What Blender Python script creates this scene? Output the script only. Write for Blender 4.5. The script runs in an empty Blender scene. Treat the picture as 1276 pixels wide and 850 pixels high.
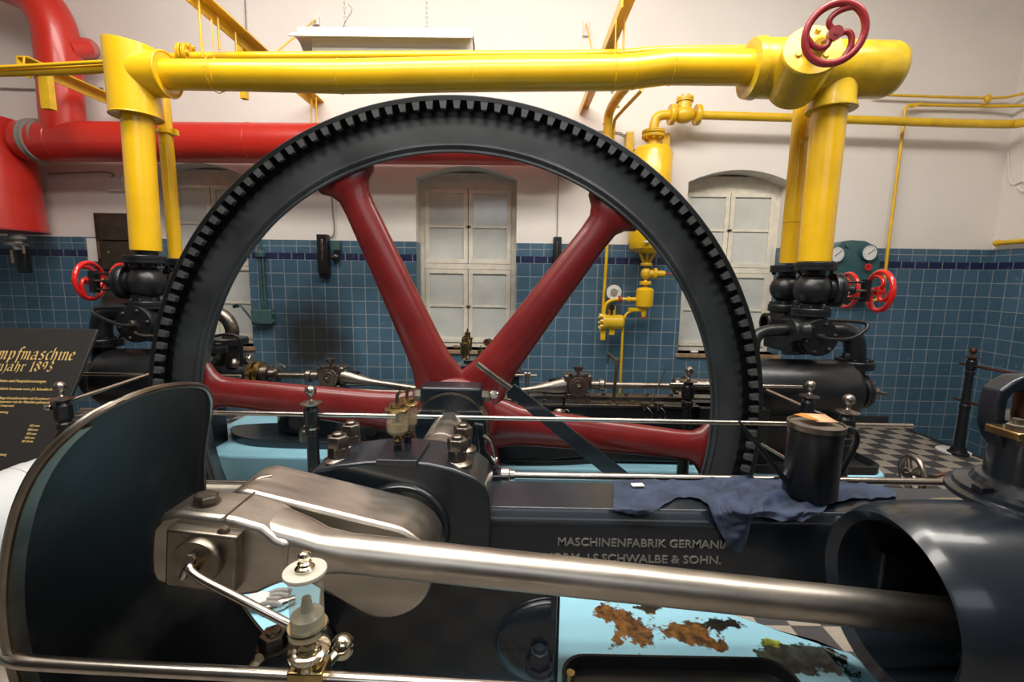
import bpy, bmesh, math, random
from mathutils import Vector, Matrix
random.seed(7)
V = Vector
PI = math.pi
sc = bpy.context.scene
# ------------------------------------------------------------------ camera
FP, PIT, YAW, ROL, CAMZ = 576.44, .1360, -.0064, .0148, 1.65
def ray(px, py):
    X = (px-638)/FP; Y = (py-425)/FP
    c, s = math.cos(ROL), math.sin(ROL); X, Y = c*X+s*Y, -s*X+c*Y
    u = -Y
    c, s = math.cos(PIT), math.sin(PIT); yc = c+s*u; z = -s+c*u
    c, s = math.cos(YAW), math.sin(YAW)
    return V((c*X+s*yc, -s*X+c*yc, z))
CAM = V((0, 0, CAMZ))
def W(px, py, Y):  r = ray(px, py); return CAM + r*(Y/r.y)      # point of the room at depth Y
def WX(px, py, X): r = ray(px, py); return CAM + r*(X/r.x)
def WZ(px, py, Z): r = ray(px, py); return CAM + r*((Z-CAMZ)/r.z)
fw = ray(638, 425); rt = ray(638+FP, 425)-fw; up = fw-ray(638, 425+FP)
cd = bpy.data.cameras.new('camera'); cam = bpy.data.objects.new('camera', cd); sc.collection.objects.link(cam)
mw = Matrix((rt.normalized(), up.normalized(), -fw.normalized())).transposed().to_4x4(); mw.translation = CAM
cam.matrix_world = mw
cd.sensor_fit = 'HORIZONTAL'; cd.sensor_width = 36; cd.lens = FP*36/1276; cd.clip_start = .05; cd.clip_end = 60
sc.camera = cam
# ------------------------------------------------------------------ light
sc.view_settings.view_transform = 'Standard'; sc.view_settings.look = 'None'
sc.view_settings.gamma = 1; sc.view_settings.use_curve_mapping = False
sc.view_settings.exposure = 0.12
w = bpy.data.worlds.new('world'); sc.world = w; w.use_nodes = True
w.node_tree.nodes['Background'].inputs[0].default_value = (.75, .85, 1, 1)
w.node_tree.nodes['Background'].inputs[1].default_value = .10
def area(name, loc, sx, sy, power, col=(1, .95, .88), rot=(0, 0, 0)):
    l = bpy.data.lights.new(name, 'AREA'); l.shape = 'RECTANGLE'; l.size = sx; l.size_y = sy
    l.energy = power; l.color = col
    o = bpy.data.objects.new(name, l); sc.collection.objects.link(o); o.location = loc; o.rotation_euler = rot
    return o
area('ceiling_tube_light_a', (-.7, 2.2, 5.1), 5.4, .8, 220, rot=(math.radians(32), 0, 0))
area('ceiling_tube_light_b', (2.6, 1.7, 5.1), 3.0, .8, 100)
area('ceiling_tube_light_c', (-1.0, .3, 5.0), 3.8, .9, 150)
area('rear_fill_light', (.6, -2.4, 3.6), 4.2, 1.2, 28, (.88, .94, 1), (math.radians(66), 0, 0))  # added soft fill from behind the camera, its source is unseen

STAINS_LATER = []
def _st(px, py, rx, ry, k, col, th):
    p = WZ(px, py, .25); STAINS_LATER.append(((p.x, p.y, rx, ry), k, col, th))
_st(962, 803, .07, .05, .9, (.30, .36, .03), .35); _st(1000, 822, .22, .10, 1.0, (.035, .05, .04), .35)
_st(783, 778, .17, .17, 1.0, (.17, .068, .012), .30); _st(868, 787, .22, .12, 1.1, (.19, .085, .015), .38)
_st(897, 780, .15, .07, .8, (.012, .010, .006), .42); _st(800, 757, .14, .05, .9, (.02, .012, .006), .45)
# ------------------------------------------------------------------ materials
def mat(name, col, rough=.5, metal=0, spec=.5, noise=0, nscale=8, bump=0, bscale=40, coat=0, rvar=0, alpha=None, trans=0, col2=None, aniso=None):
    m = bpy.data.materials.new(name); m.use_nodes = True
    nt = m.node_tree; b = nt.nodes['Principled BSDF']
    b.inputs['Base Color'].default_value = (*col, 1); b.inputs['Roughness'].default_value = rough
    b.inputs['Metallic'].default_value = metal; b.inputs['Specular IOR Level'].default_value = spec
    b.inputs['Coat Weight'].default_value = coat; b.inputs['Coat Roughness'].default_value = .08
    b.inputs['Transmission Weight'].default_value = trans
    tc = nt.nodes.new('ShaderNodeTexCoord')
    if noise or rvar:
        n = nt.nodes.new('ShaderNodeTexNoise'); n.inputs['Scale'].default_value = nscale; n.inputs['Detail'].default_value = 6
        mp = nt.nodes.new('ShaderNodeMapping'); nt.links.new(tc.outputs['Object'], mp.inputs[0])
        if aniso: mp.inputs['Scale'].default_value = aniso
        nt.links.new(mp.outputs[0], n.inputs['Vector'])
        if noise:
            r = nt.nodes.new('ShaderNodeValToRGB')
            r.color_ramp.elements[0].position = .35; r.color_ramp.elements[1].position = .68
            c2 = col2 or tuple(max(0, c*(1-noise)) for c in col)
            r.color_ramp.elements[0].color = (*c2, 1); r.color_ramp.elements[1].color = (*col, 1)
            nt.links.new(n.outputs[0], r.inputs[0]); nt.links.new(r.outputs[0], b.inputs['Base Color'])
        if rvar:
            q = nt.nodes.new('ShaderNodeMapRange'); q.inputs[3].default_value = rough-rvar; q.inputs[4].default_value = rough+rvar
            nt.links.new(n.outputs[0], q.inputs[0]); nt.links.new(q.outputs[0], b.inputs['Roughness'])
    if bump:
        n2 = nt.nodes.new('ShaderNodeTexNoise'); n2.inputs['Scale'].default_value = bscale; n2.inputs['Detail'].default_value = 5
        nt.links.new(tc.outputs['Object'], n2.inputs['Vector'])
        bp = nt.nodes.new('ShaderNodeBump'); bp.inputs['Strength'].default_value = bump; bp.inputs['Distance'].default_value = .01
        nt.links.new(n2.outputs[0], bp.inputs['Height']); nt.links.new(bp.outputs[0], b.inputs['Normal'])
    return m
def mathn(nt, op, a, b=None, c=None):
    n = nt.nodes.new('ShaderNodeMath'); n.operation = op
    for i, v in enumerate((a, b, c)):
        if v is None: continue
        if isinstance(v, (int, float)): n.inputs[i].default_value = v
        else: nt.links.new(v, n.inputs[i])
    return n.outputs[0]
def mixc(nt, f, a, b):
    n = nt.nodes.new('ShaderNodeMix'); n.data_type = 'RGBA'
    for s, v in ((0, f), (6, a), (7, b)):
        if isinstance(v, (int, float)): n.inputs[s].default_value = v
        elif isinstance(v, tuple): n.inputs[s].default_value = (*v, 1) if len(v) == 3 else v
        else: nt.links.new(v, n.inputs[s])
    return n.outputs[2]
T = .152
def tile_mat(name, axis, ph, zph=1.8165, c1=(.040, .090, .140), c2=(.075, .148, .212), half=False, stain=None):
    """square glazed wall tiles in room coordinates, with pale joints"""
    m = bpy.data.materials.new(name); m.use_nodes = True; nt = m.node_tree; b = nt.nodes['Principled BSDF']
    g = nt.nodes.new('ShaderNodeNewGeometry'); s = nt.nodes.new('ShaderNodeSeparateXYZ'); nt.links.new(g.outputs['Position'], s.inputs[0])
    u = mathn(nt, 'DIVIDE', mathn(nt, 'SUBTRACT', s.outputs[axis], ph), T)
    v = mathn(nt, 'DIVIDE', mathn(nt, 'SUBTRACT', s.outputs[2], zph), T)
    fu = mathn(nt, 'FRACT', u); fv = mathn(nt, 'FRACT', v)
    du = mathn(nt, 'MINIMUM', fu, mathn(nt, 'SUBTRACT', 1, fu)); dv = mathn(nt, 'MINIMUM', fv, mathn(nt, 'SUBTRACT', 1, fv))
    d = mathn(nt, 'MINIMUM', du, dv) if not half else du
    nz = nt.nodes.new('ShaderNodeTexNoise'); nz.inputs['Scale'].default_value = 14; nt.links.new(g.outputs['Position'], nz.inputs[0])
    wid = mathn(nt, 'ADD', .012, mathn(nt, 'MULTIPLY', nz.outputs[0], .030))
    jt = mathn(nt, 'LESS_THAN', d, wid)
    cell = nt.nodes.new('ShaderNodeCombineXYZ'); nt.links.new(mathn(nt, 'FLOOR', u), cell.inputs[0]); nt.links.new(mathn(nt, 'FLOOR', v), cell.inputs[1])
    wn = nt.nodes.new('ShaderNodeTexWhiteNoise'); nt.links.new(cell.outputs[0], wn.inputs[0])
    n3 = nt.nodes.new('ShaderNodeTexNoise'); n3.inputs['Scale'].default_value = 2.2; n3.inputs['Detail'].default_value = 5; nt.links.new(g.outputs['Position'], n3.inputs[0])
    f = mathn(nt, 'ADD', mathn(nt, 'MULTIPLY', wn.outputs[0], .45), mathn(nt, 'MULTIPLY', n3.outputs[0], .6))
    col = mixc(nt, f, c1, c2)
    n4 = nt.nodes.new('ShaderNodeTexNoise'); n4.inputs['Scale'].default_value = 22; n4.inputs['Detail'].default_value = 8; nt.links.new(g.outputs['Position'], n4.inputs[0])
    sp = nt.nodes.new('ShaderNodeMapRange'); sp.inputs[1].default_value = .62; sp.inputs[2].default_value = .8; nt.links.new(n4.outputs[0], sp.inputs[0])
    col = mixc(nt, mathn(nt, 'MULTIPLY', sp.outputs[0], .35), col, (.36, .42, .47))
    col = mixc(nt, mathn(nt, 'MULTIPLY', jt, .65), col, (.33, .34, .34))
    if stain:
        # oily dirt patch at a fixed place of the wall
        dx = mathn(nt, 'SUBTRACT', s.outputs[axis], stain[0]); dz = mathn(nt, 'SUBTRACT', s.outputs[2], stain[1])
        q = mathn(nt, 'ADD', mathn(nt, 'MULTIPLY', dx, dx), mathn(nt, 'MULTIPLY', mathn(nt, 'MULTIPLY', dz, dz), .9))
        r = mathn(nt, 'ADD', mathn(nt, 'SQRT', q), mathn(nt, 'MULTIPLY', mathn(nt, 'SUBTRACT', n3.outputs[0], .5), .5))
        mr = nt.nodes.new('ShaderNodeMapRange'); mr.inputs[1].default_value = stain[2]; mr.inputs[2].default_value = .22
        nt.links.new(r, mr.inputs[0])
        col = mixc(nt, mathn(nt, 'MULTIPLY', mr.outputs[0], .93), col, (.020, .018, .014))
    nt.links.new(col, b.inputs['Base Color']); b.inputs['Roughness'].default_value = .32
    nt.links.new(mathn(nt, 'ADD', .28, mathn(nt, 'MULTIPLY', jt, .5)), b.inputs['Roughness'])
    bp = nt.nodes.new('ShaderNodeBump'); bp.inputs['Strength'].default_value = .3; bp.inputs['Distance'].default_value = .004
    nt.links.new(mathn(nt, 'ADD', mathn(nt, 'SUBTRACT', 1, jt), mathn(nt, 'MULTIPLY', n3.outputs[0], .8)), bp.inputs['Height']); nt.links.new(bp.outputs[0], b.inputs['Normal'])
    return m
def floor_mat():
    m = bpy.data.materials.new('checker_floor'); m.use_nodes = True; nt = m.node_tree; b = nt.nodes['Principled BSDF']
    g = nt.nodes.new('ShaderNodeNewGeometry'); s = nt.nodes.new('ShaderNodeSeparateXYZ'); nt.links.new(g.outputs['Position'], s.inputs[0])
    t = .153
    u = mathn(nt, 'DIVIDE', mathn(nt, 'SUBTRACT', s.outputs[0], 1.202), t); v = mathn(nt, 'DIVIDE', mathn(nt, 'SUBTRACT', s.outputs[1], 2.045), t)
    par = mathn(nt, 'FLOORED_MODULO', mathn(nt, 'ADD', mathn(nt, 'FLOOR', u), mathn(nt, 'FLOOR', v)), 2)
    n = nt.nodes.new('ShaderNodeTexNoise'); n.inputs['Scale'].default_value = 30; n.inputs['Detail'].default_value = 8; nt.links.new(g.outputs['Position'], n.inputs[0])
    cell = nt.nodes.new('ShaderNodeCombineXYZ'); nt.links.new(mathn(nt, 'FLOOR', u), cell.inputs[0]); nt.links.new(mathn(nt, 'FLOOR', v), cell.inputs[1])
    wn = nt.nodes.new('ShaderNodeTexWhiteNoise'); nt.links.new(cell.outputs[0], wn.inputs[0])
    lt = mixc(nt, n.outputs[0], (.27, .235, .19), (.42, .37, .31)); dk = mixc(nt, n.outputs[0], (.045, .042, .044), (.085, .08, .082))
    lt = mixc(nt, mathn(nt, 'MULTIPLY', wn.outputs[0], .35), lt, (.30, .25, .20))
    c = mixc(nt, par, dk, lt)
    fu = mathn(nt, 'FRACT', u); fv = mathn(nt, 'FRACT', v)
    d = mathn(nt, 'MINIMUM', mathn(nt, 'MINIMUM', fu, mathn(nt, 'SUBTRACT', 1, fu)), mathn(nt, 'MINIMUM', fv, mathn(nt, 'SUBTRACT', 1, fv)))
    c = mixc(nt, mathn(nt, 'MULTIPLY', mathn(nt, 'LESS_THAN', d, .012), .7), c, (.09, .08, .07))
    nt.links.new(c, b.inputs['Base Color']); b.inputs['Roughness'].default_value = .45
    return m
def lightblue_mat():
    """pale blue gloss paint with rusted, flaked patches"""
    m = bpy.data.materials.new('pale_blue_paint'); m.use_nodes = True; nt = m.node_tree; b = nt.nodes['Principled BSDF']
    g = nt.nodes.new('ShaderNodeNewGeometry'); s = nt.nodes.new('ShaderNodeSeparateXYZ'); nt.links.new(g.outputs['Position'], s.inputs[0])
    n = nt.nodes.new('ShaderNodeTexNoise'); n.inputs['Scale'].default_value = 11; n.inputs['Detail'].default_value = 9; n.inputs['Roughness'].default_value = .62; nt.links.new(g.outputs['Position'], n.inputs[0])
    n2 = nt.nodes.new('ShaderNodeTexNoise'); n2.inputs['Scale'].default_value = 34; n2.inputs['Detail'].default_value = 6; nt.links.new(g.outputs['Position'], n2.inputs[0])
    def blob(x, y, rx, ry, k=.9):
        dx = mathn(nt, 'DIVIDE', mathn(nt, 'SUBTRACT', s.outputs[0], x), rx); dy = mathn(nt, 'DIVIDE', mathn(nt, 'SUBTRACT', s.outputs[1], y), ry)
        r = mathn(nt, 'SQRT', mathn(nt, 'ADD', mathn(nt, 'MULTIPLY', dx, dx), mathn(nt, 'MULTIPLY', dy, dy)))
        return mathn(nt, 'ADD', mathn(nt, 'SUBTRACT', 1, r), mathn(nt, 'MULTIPLY', mathn(nt, 'SUBTRACT', n.outputs[0], .5), 3.2*k))
    c = mixc(nt, n.outputs[0], (.30, .62, .78), (.36, .70, .84))
    for (a, k, colr, th) in STAINS_LATER:
        v = blob(*a, k); mr = nt.nodes.new('ShaderNodeMapRange'); mr.inputs[1].default_value = th; mr.inputs[2].default_value = th+.12; nt.links.new(v, mr.inputs[0])
        n2r = nt.nodes.new('ShaderNodeMapRange'); n2r.inputs[1].default_value = .38; n2r.inputs[2].default_value = .64; nt.links.new(n2.outputs[0], n2r.inputs[0])
        cc = mixc(nt, n2r.outputs[0], tuple(x*.22 for x in colr), tuple(min(1, x*1.25) for x in colr))
        c = mixc(nt, mr.outputs[0], c, cc)
    nt.links.new(c, b.inputs['Base Color']); b.inputs['Roughness'].default_value = .35
    return m
def frost_mat():
    m = mat('curtained_glass', (.64, .65, .61), .12, noise=.18, nscale=3, bump=.15, bscale=3, coat=.5)
    return m
M_ = {}
M_['plaster'] = mat('plaster_wall', (.74, .69, .645), .85, noise=.07, nscale=1.3, bump=.25, bscale=9)
M_['yellow'] = mat('yellow_gloss_paint', (.86, .505, .009), .30, noise=.12, nscale=5, coat=.3, bump=.06, bscale=14)
M_['yellow2'] = mat('ochre_yellow_paint', (.74, .45, .010), .38, noise=.18, nscale=9, coat=.2, bump=.12, bscale=25)
M_['duct'] = mat('red_duct_paint', (.56, .024, .014), .36, noise=.14, nscale=4, coat=.2)
M_['spoke'] = mat('oxide_red_paint', (.20, .014, .014), .33, noise=.25, nscale=6, coat=.3, bump=.05)
M_['wheelred'] = mat('bright_red_enamel', (.62, .015, .012), .22, coat=.5)
M_['darkred'] = mat('dull_red_enamel', (.34, .025, .03), .3, coat=.3)
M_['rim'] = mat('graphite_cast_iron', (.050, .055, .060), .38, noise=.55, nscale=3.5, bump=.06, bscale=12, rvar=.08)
M_['navy'] = mat('blue_black_gloss_paint', (.014, .020, .028), .27, noise=.3, nscale=5, bump=.06, bscale=10, coat=.25)
M_['black'] = mat('black_paint', (.011, .012, .014), .32, noise=.3, nscale=9, bump=.1, bscale=30)
M_['steel'] = mat('worn_bare_steel', (.60, .55, .485), .37, 1, noise=.30, nscale=4, rvar=.09, aniso=(1, 5, 5), bump=.02, bscale=90)
M_['steel2'] = mat('dull_brown_steel', (.33, .285, .235), .36, 1, noise=.4, nscale=12, rvar=.1)
M_['rail'] = mat('polished_rail_steel', (.66, .60, .53), .24, 1, noise=.25, nscale=18)
M_['finial'] = mat('grey_steel_finial', (.40, .36, .32), .3, 1, noise=.3, nscale=30)
M_['steelmid'] = mat('far_rod_steel', (.40, .36, .31), .34, 1, noise=.3, nscale=8)
M_['nut'] = mat('dark_nut_steel', (.27, .235, .20), .34, 1, noise=.5, nscale=30)
M_['sill2'] = mat('beige_curb', (.52, .46, .38), .7, noise=.3)
M_['bright'] = mat('bright_nut_steel', (.8, .77, .72), .22, 1)
M_['brass'] = mat('aged_brass', (.56, .42, .19), .26, 1, noise=.5, nscale=25)
M_['nickel'] = mat('yellowed_nickel', (.74, .68, .52), .16, 1, noise=.2, nscale=14)
M_['rustrod'] = mat('rusty_rod', (.14, .06, .035), .5, .6, noise=.5, nscale=25)
M_['cream'] = mat('cream_window_paint', (.80, .74, .62), .45, noise=.18, nscale=10, bump=.1)
M_['frost'] = frost_mat()
M_['sill'] = mat('wooden_sill', (.36, .24, .13), .6, noise=.4, nscale=14)
M_['green'] = mat('grey_green_paint', (.055, .115, .115), .4, noise=.3, nscale=12)
M_['teal'] = mat('teal_gauge_paint', (.035, .105, .12), .3, coat=.3, noise=.2)
M_['white'] = mat('white_enamel', (.55, .57, .58), .35)
M_['gaugeface'] = mat('gauge_face', (.72, .71, .68), .4)
M_['lampwhite'] = mat('lamp_housing_paint', (.72, .70, .64), .35)
M_['rag'] = mat('blue_rag_cloth', (.040, .060, .112), .9, noise=.6, nscale=9, bump=.9, bscale=30)
M_['paper'] = mat('paper_slip', (.72, .42, .22), .7, noise=.25, nscale=40)
M_['label'] = mat('paper_label', (.75, .72, .66), .7)
M_['signblack'] = mat('sign_black', (.016, .015, .014), .55, bump=.15, bscale=160)
M_['gold'] = mat('gold_lettering', (.60, .42, .15), .5)
M_['letter'] = mat('grey_raised_letter', (.26, .25, .225), .45)
M_['iron'] = mat('black_iron_paint', (.012, .0135, .016), .34, noise=.35, nscale=8, bump=.08, bscale=25)
M_['canlid'] = mat('tin_lid', (.16, .135, .11), .5, .3, noise=.4, nscale=20)
M_['dimwall'] = mat('darkened_front_wall', (.018, .015, .012), .7)  # unseen front wall, made dark to cut its bounce and reflections
M_['lidwhite'] = mat('pale_nickel_lid', (.74, .71, .62), .28, .35)
M_['fluid'] = mat('cloudy_oil', (.36, .33, .24), .3, coat=.4)
M_['orange'] = mat('orange_paper', (.68, .27, .04), .7, noise=.3, nscale=40)
M_['wood'] = mat('brown_wood', (.15, .09, .045), .55, noise=.5, nscale=12, aniso=(1, 1, 8))
M_['bakelite'] = mat('dark_fuse_board', (.045, .032, .02), .5, noise=.5, nscale=10)
M_['chalk'] = mat('chalky_white', (.78, .77, .74), .8, noise=.2)
M_['cable'] = mat('grey_cable', (.24, .23, .21), .6)
M_['concrete'] = mat('dark_pit_concrete', (.06, .06, .06), .9)
M_['baseb'] = mat('dark_base_tile', (.03, .032, .034), .35)
M_['guard'] = mat('worn_dark_guard_paint', (.0035, .004, .005), .42, spec=.22, noise=.5, nscale=3.0, bump=.04, bscale=6, rvar=.10, col2=(.026, .026, .025))
_r = [n for n in M_['guard'].node_tree.nodes if n.type == 'VALTORGB'][0]; _r.color_ramp.elements[0].position = .30; _r.color_ramp.elements[1].position = .46
M_['oilwet'] = mat('wet_oil_film', (.10, .075, .02), .08, coat=1)
M_['teeth'] = mat('worn_gear_iron', (.075, .078, .078), .38, noise=.3, nscale=14)
gm = bpy.data.materials.new('oiler_glass'); gm.use_nodes = True
gb = gm.node_tree.nodes['Principled BSDF']; gb.inputs['Base Color'].default_value = (.62, .58, .42, 1); gb.inputs['Roughness'].default_value = .06
gb.inputs['Alpha'].default_value = .38; gb.inputs['Coat Weight'].default_value = .6
M_['glass'] = gm
M_['oil'] = mat('amber_oil', (.42, .30, .12), .2, coat=.5)

def rim_dark_band():  # noisy darkening toward the outer rim, rippled at tooth spacing
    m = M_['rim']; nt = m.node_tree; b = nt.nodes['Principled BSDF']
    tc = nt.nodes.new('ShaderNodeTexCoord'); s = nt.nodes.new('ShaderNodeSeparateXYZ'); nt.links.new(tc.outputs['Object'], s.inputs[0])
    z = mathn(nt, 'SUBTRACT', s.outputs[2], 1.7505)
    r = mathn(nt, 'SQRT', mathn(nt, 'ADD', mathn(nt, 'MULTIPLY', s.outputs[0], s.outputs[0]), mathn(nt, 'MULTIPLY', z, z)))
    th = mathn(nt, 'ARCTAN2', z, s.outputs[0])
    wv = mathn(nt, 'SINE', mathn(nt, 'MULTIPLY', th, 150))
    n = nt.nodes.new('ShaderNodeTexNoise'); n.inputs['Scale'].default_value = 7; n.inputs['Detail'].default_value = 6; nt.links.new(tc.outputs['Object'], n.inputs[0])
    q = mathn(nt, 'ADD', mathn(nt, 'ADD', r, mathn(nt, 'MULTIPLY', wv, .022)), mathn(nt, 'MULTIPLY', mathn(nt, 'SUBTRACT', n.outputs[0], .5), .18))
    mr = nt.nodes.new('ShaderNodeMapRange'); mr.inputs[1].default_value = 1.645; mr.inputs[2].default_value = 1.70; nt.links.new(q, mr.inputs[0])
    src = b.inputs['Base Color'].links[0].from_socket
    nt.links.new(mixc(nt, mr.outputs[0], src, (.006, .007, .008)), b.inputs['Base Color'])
rim_dark_band()
# ------------------------------------------------------------------ mesh helpers
COL = sc.collection
def frame_of(d):
    d = V(d).normalized(); a = V((0, 0, 1)) if abs(d.z) < .9 else V((1, 0, 0))
    x = d.cross(a).normalized(); y = d.cross(x).normalized(); return x, y, d
class MB:
    def __init__(s): s.b = bmesh.new()
    def ringloft(s, rings, close=False, cap=True):
        vs = [[s.b.verts.new(p) for p in r] for r in rings]; n = len(rings[0]); m = len(vs)
        for i in range(m if close else m-1):
            a, b2 = vs[i], vs[(i+1) % m]
            for j in range(n):
                try: s.b.faces.new((a[j], a[(j+1) % n], b2[(j+1) % n], b2[j]))
                except ValueError: pass
        if cap and not close:
            for r in (vs[0][::-1], vs[-1]):
                try: s.b.faces.new(r)
                except ValueError: pass
        return s
    def lathe(s, p, d, prof, seg=28, cap=True, ang=(0, 2*PI)):
        p = V(p); x, y, z = frame_of(d); rings = []
        for (t, r) in prof:
            r = max(r, 1e-4); rings.append([p+z*t+x*(r*math.cos(2*PI*k/seg))+y*(r*math.sin(2*PI*k/seg)) for k in range(seg)])
        return s.ringloft(rings, cap=cap)
    def ring(s, p, d, prof, seg=48):      # closed profile swept round (hollow rings)
        p = V(p); x, y, z = frame_of(d); rings = []
        for k in range(seg):
            c, q = math.cos(2*PI*k/seg), math.sin(2*PI*k/seg)
            rings.append([p+z*t+(x*c+y*q)*r for (t, r) in prof])
        return s.ringloft(rings, close=True)
    def cyl(s, a, b, r, r2=None, seg=20):
        a, b = V(a), V(b); return s.lathe(a, b-a, [(0, r), ((b-a).length, r if r2 is None else r2)], seg)
    def torus(s, p, d, R, r, seg=40, n=12):
        return s.ring(p, d, [(r*math.sin(2*PI*k/n), R+r*math.cos(2*PI*k/n)) for k in range(n)], seg)
    def sph(s, p, r, sc_=(1, 1, 1), seg=20):
        p = V(p); rings = []
        for i in range(seg//2+1):
            a = PI*i/(seg//2)-PI/2; rr = max(math.cos(a), .002)
            rings.append([p+V((sc_[0]*r*rr*math.cos(2*PI*k/seg), sc_[1]*r*rr*math.sin(2*PI*k/seg), sc_[2]*r*math.sin(a))) for k in range(seg)])
        return s.ringloft(rings)
    def tube(s, pts, r, seg=12, smooth=0, closed=False, flat=None):
        P = [V(p) for p in pts]
        for _ in range(smooth):
            Q = [P[0]] if not closed else []
            rng = range(len(P)-1) if not closed else range(len(P))
            for i in rng:
                a, b = P[i], P[(i+1) % len(P)]; Q += [a*.75+b*.25, a*.25+b*.75]
            if not closed: Q.append(P[-1])
            P = Q
        n = len(P); rings = []; prev = None
        for i in range(n):
            if closed: t = (P[(i+1) % n]-P[i-1])
            else: t = P[min(i+1, n-1)]-P[max(i-1, 0)]
            t.normalize()
            if prev is None: x, y, _ = frame_of(t)
            else:
                x = prev-t*prev.dot(t); x.normalize(); y = t.cross(x)
            prev = x; rr = r(i/(n-1)) if callable(r) else r
            rings.append([P[i]+x*(rr*math.cos(2*PI*k/seg))+y*(rr*math.sin(2*PI*k/seg)*(flat or 1)) for k in range(seg)])
        return s.ringloft(rings, close=closed)
    def box(s, lo, hi, R=None, c=None):
        lo, hi = V(lo), V(hi)
        vs = []
        for z in (lo.z, hi.z):
            for (x, y) in ((lo.x, lo.y), (hi.x, lo.y), (hi.x, hi.y), (lo.x, hi.y)):
                p = V((x, y, z))
                if R is not None: p = R @ (p-(c or (lo+hi)/2))+(c or (lo+hi)/2)
                vs.append(s.b.verts.new(p))
        for f in ((3, 2, 1, 0), (4, 5, 6, 7), (0, 1, 5, 4), (1, 2, 6, 5), (2, 3, 7, 6), (3, 0, 4, 7)): s.b.faces.new([vs[i] for i in f])
        return s
    def obox(s, c, x, y, z, hx, hy, hz):   # oriented box
        c = V(c); x, y, z = V(x).normalized()*hx, V(y).normalized()*hy, V(z).normalized()*hz
        return s.ringloft([[c-z-x-y, c-z+x-y, c-z+x+y, c-z-x+y], [c+z-x-y, c+z+x-y, c+z+x+y, c+z-x+y]])
    def prism(s, pts, ext):               # planar polygon (3D points) extruded by a vector
        e = V(ext); P = [V(p) for p in pts]
        return s.ringloft([P, [p+e for p in P]])
    def hexa(s, p, d, R, h, rot=0):
        p = V(p); x, y, z = frame_of(d)
        rr = [[p+z*t+x*(q*math.cos(PI*k/3+rot))+y*(q*math.sin(PI*k/3+rot)) for k in range(6)] for (t, q) in ((0, R), (h*.86, R), (h, R*.88))]
        return s.ringloft(rr)
    def faces(s, verts, fs):
        vs = [s.b.verts.new(v) for v in verts]
        for f in fs: s.b.faces.new([vs[i] for i in f])
        return s
    def grid(s, fn, nu, nv, thick=0):
        g = [[s.b.verts.new(fn(i/nu, j/nv)) for j in range(nv+1)] for i in range(nu+1)]
        for i in range(nu):
            for j in range(nv): s.b.faces.new((g[i][j], g[i+1][j], g[i+1][j+1], g[i][j+1]))
        return s
    def out(s, name, m, parent=None, bevel=0, solid=0, sharp=38, label=None, group=None, cat=None, kind=None, subsurf=0, mats=None):
        b = s.b; bmesh.ops.recalc_face_normals(b, faces=b.faces); b.normal_update()
        for e in b.edges:
            if len(e.link_faces) == 2: e.smooth = e.calc_face_angle(0) < math.radians(sharp)
        for f in b.faces: f.smooth = True
        base = V((0, 0, 0))
        if parent is None:
            if kind != 'structure':
                xs = [v.co for v in b.verts]
                base = V(((min(v.x for v in xs)+max(v.x for v in xs))/2, (min(v.y for v in xs)+max(v.y for v in xs))/2, min(v.z for v in xs)))
        else:
            q = parent
            while q.parent: q = q.parent
            base = V(q.location)
        bmesh.ops.translate(b, verts=b.verts, vec=-base)
        me = bpy.data.meshes.new(name); b.to_mesh(me); b.free()
        me.materials.append(M_[m] if isinstance(m, str) else m)
        o = bpy.data.objects.new(name, me); COL.objects.link(o)
        if parent is None: o.location = base
        else: o.parent = parent
        if solid:
            md = o.modifiers.new('thickness', 'SOLIDIFY'); md.thickness = solid; md.offset = 0
        if bevel:
            md = o.modifiers.new('edges', 'BEVEL'); md.width = bevel; md.segments = 3; md.limit_method = 'ANGLE'; md.angle_limit = math.radians(40)
            md.harden_normals = False
        if subsurf:
            md = o.modifiers.new('smooth', 'SUBSURF'); md.levels = subsurf; md.render_levels = subsurf
        if label: o['label'] = label
        if group: o['group'] = group
        if cat: o['category'] = cat
        if kind: o['kind'] = kind
        return o
def thing(name, label, cat, loc=(0, 0, 0), group=None):
    o = bpy.data.objects.new(name, None); COL.objects.link(o); o.location = loc; o.empty_display_size = .05
    o['label'] = label; o['category'] = cat
    if group: o['group'] = group
    return o
def kids(o): return [c for c in bpy.data.objects if c.parent == o]
def dup(o, loc=None, rot=None, label=None, scale=None, parent=None, group=None):
    c = o.copy(); COL.objects.link(c); c.parent = parent
    for ch in kids(o): dup(ch, parent=c)
    if loc is not None: c.location = loc
    if rot is not None: c.rotation_euler = rot
    if scale is not None: c.scale = (scale,)*3
    if label: c['label'] = label
    if group: c['group'] = group
    return c
def struct(o): o['kind'] = 'structure'; return o
# ------------------------------------------------------------------ the room
D, XR, XL, YB, ZC = 5.275, 5.29, -6.6, -3.0, 5.4
TZ0, TZ1, TZ2 = 1.8165, 1.8915, 2.035          # band bottom, band top, top of tiles
NB = .36                                         # window niche depth
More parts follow.
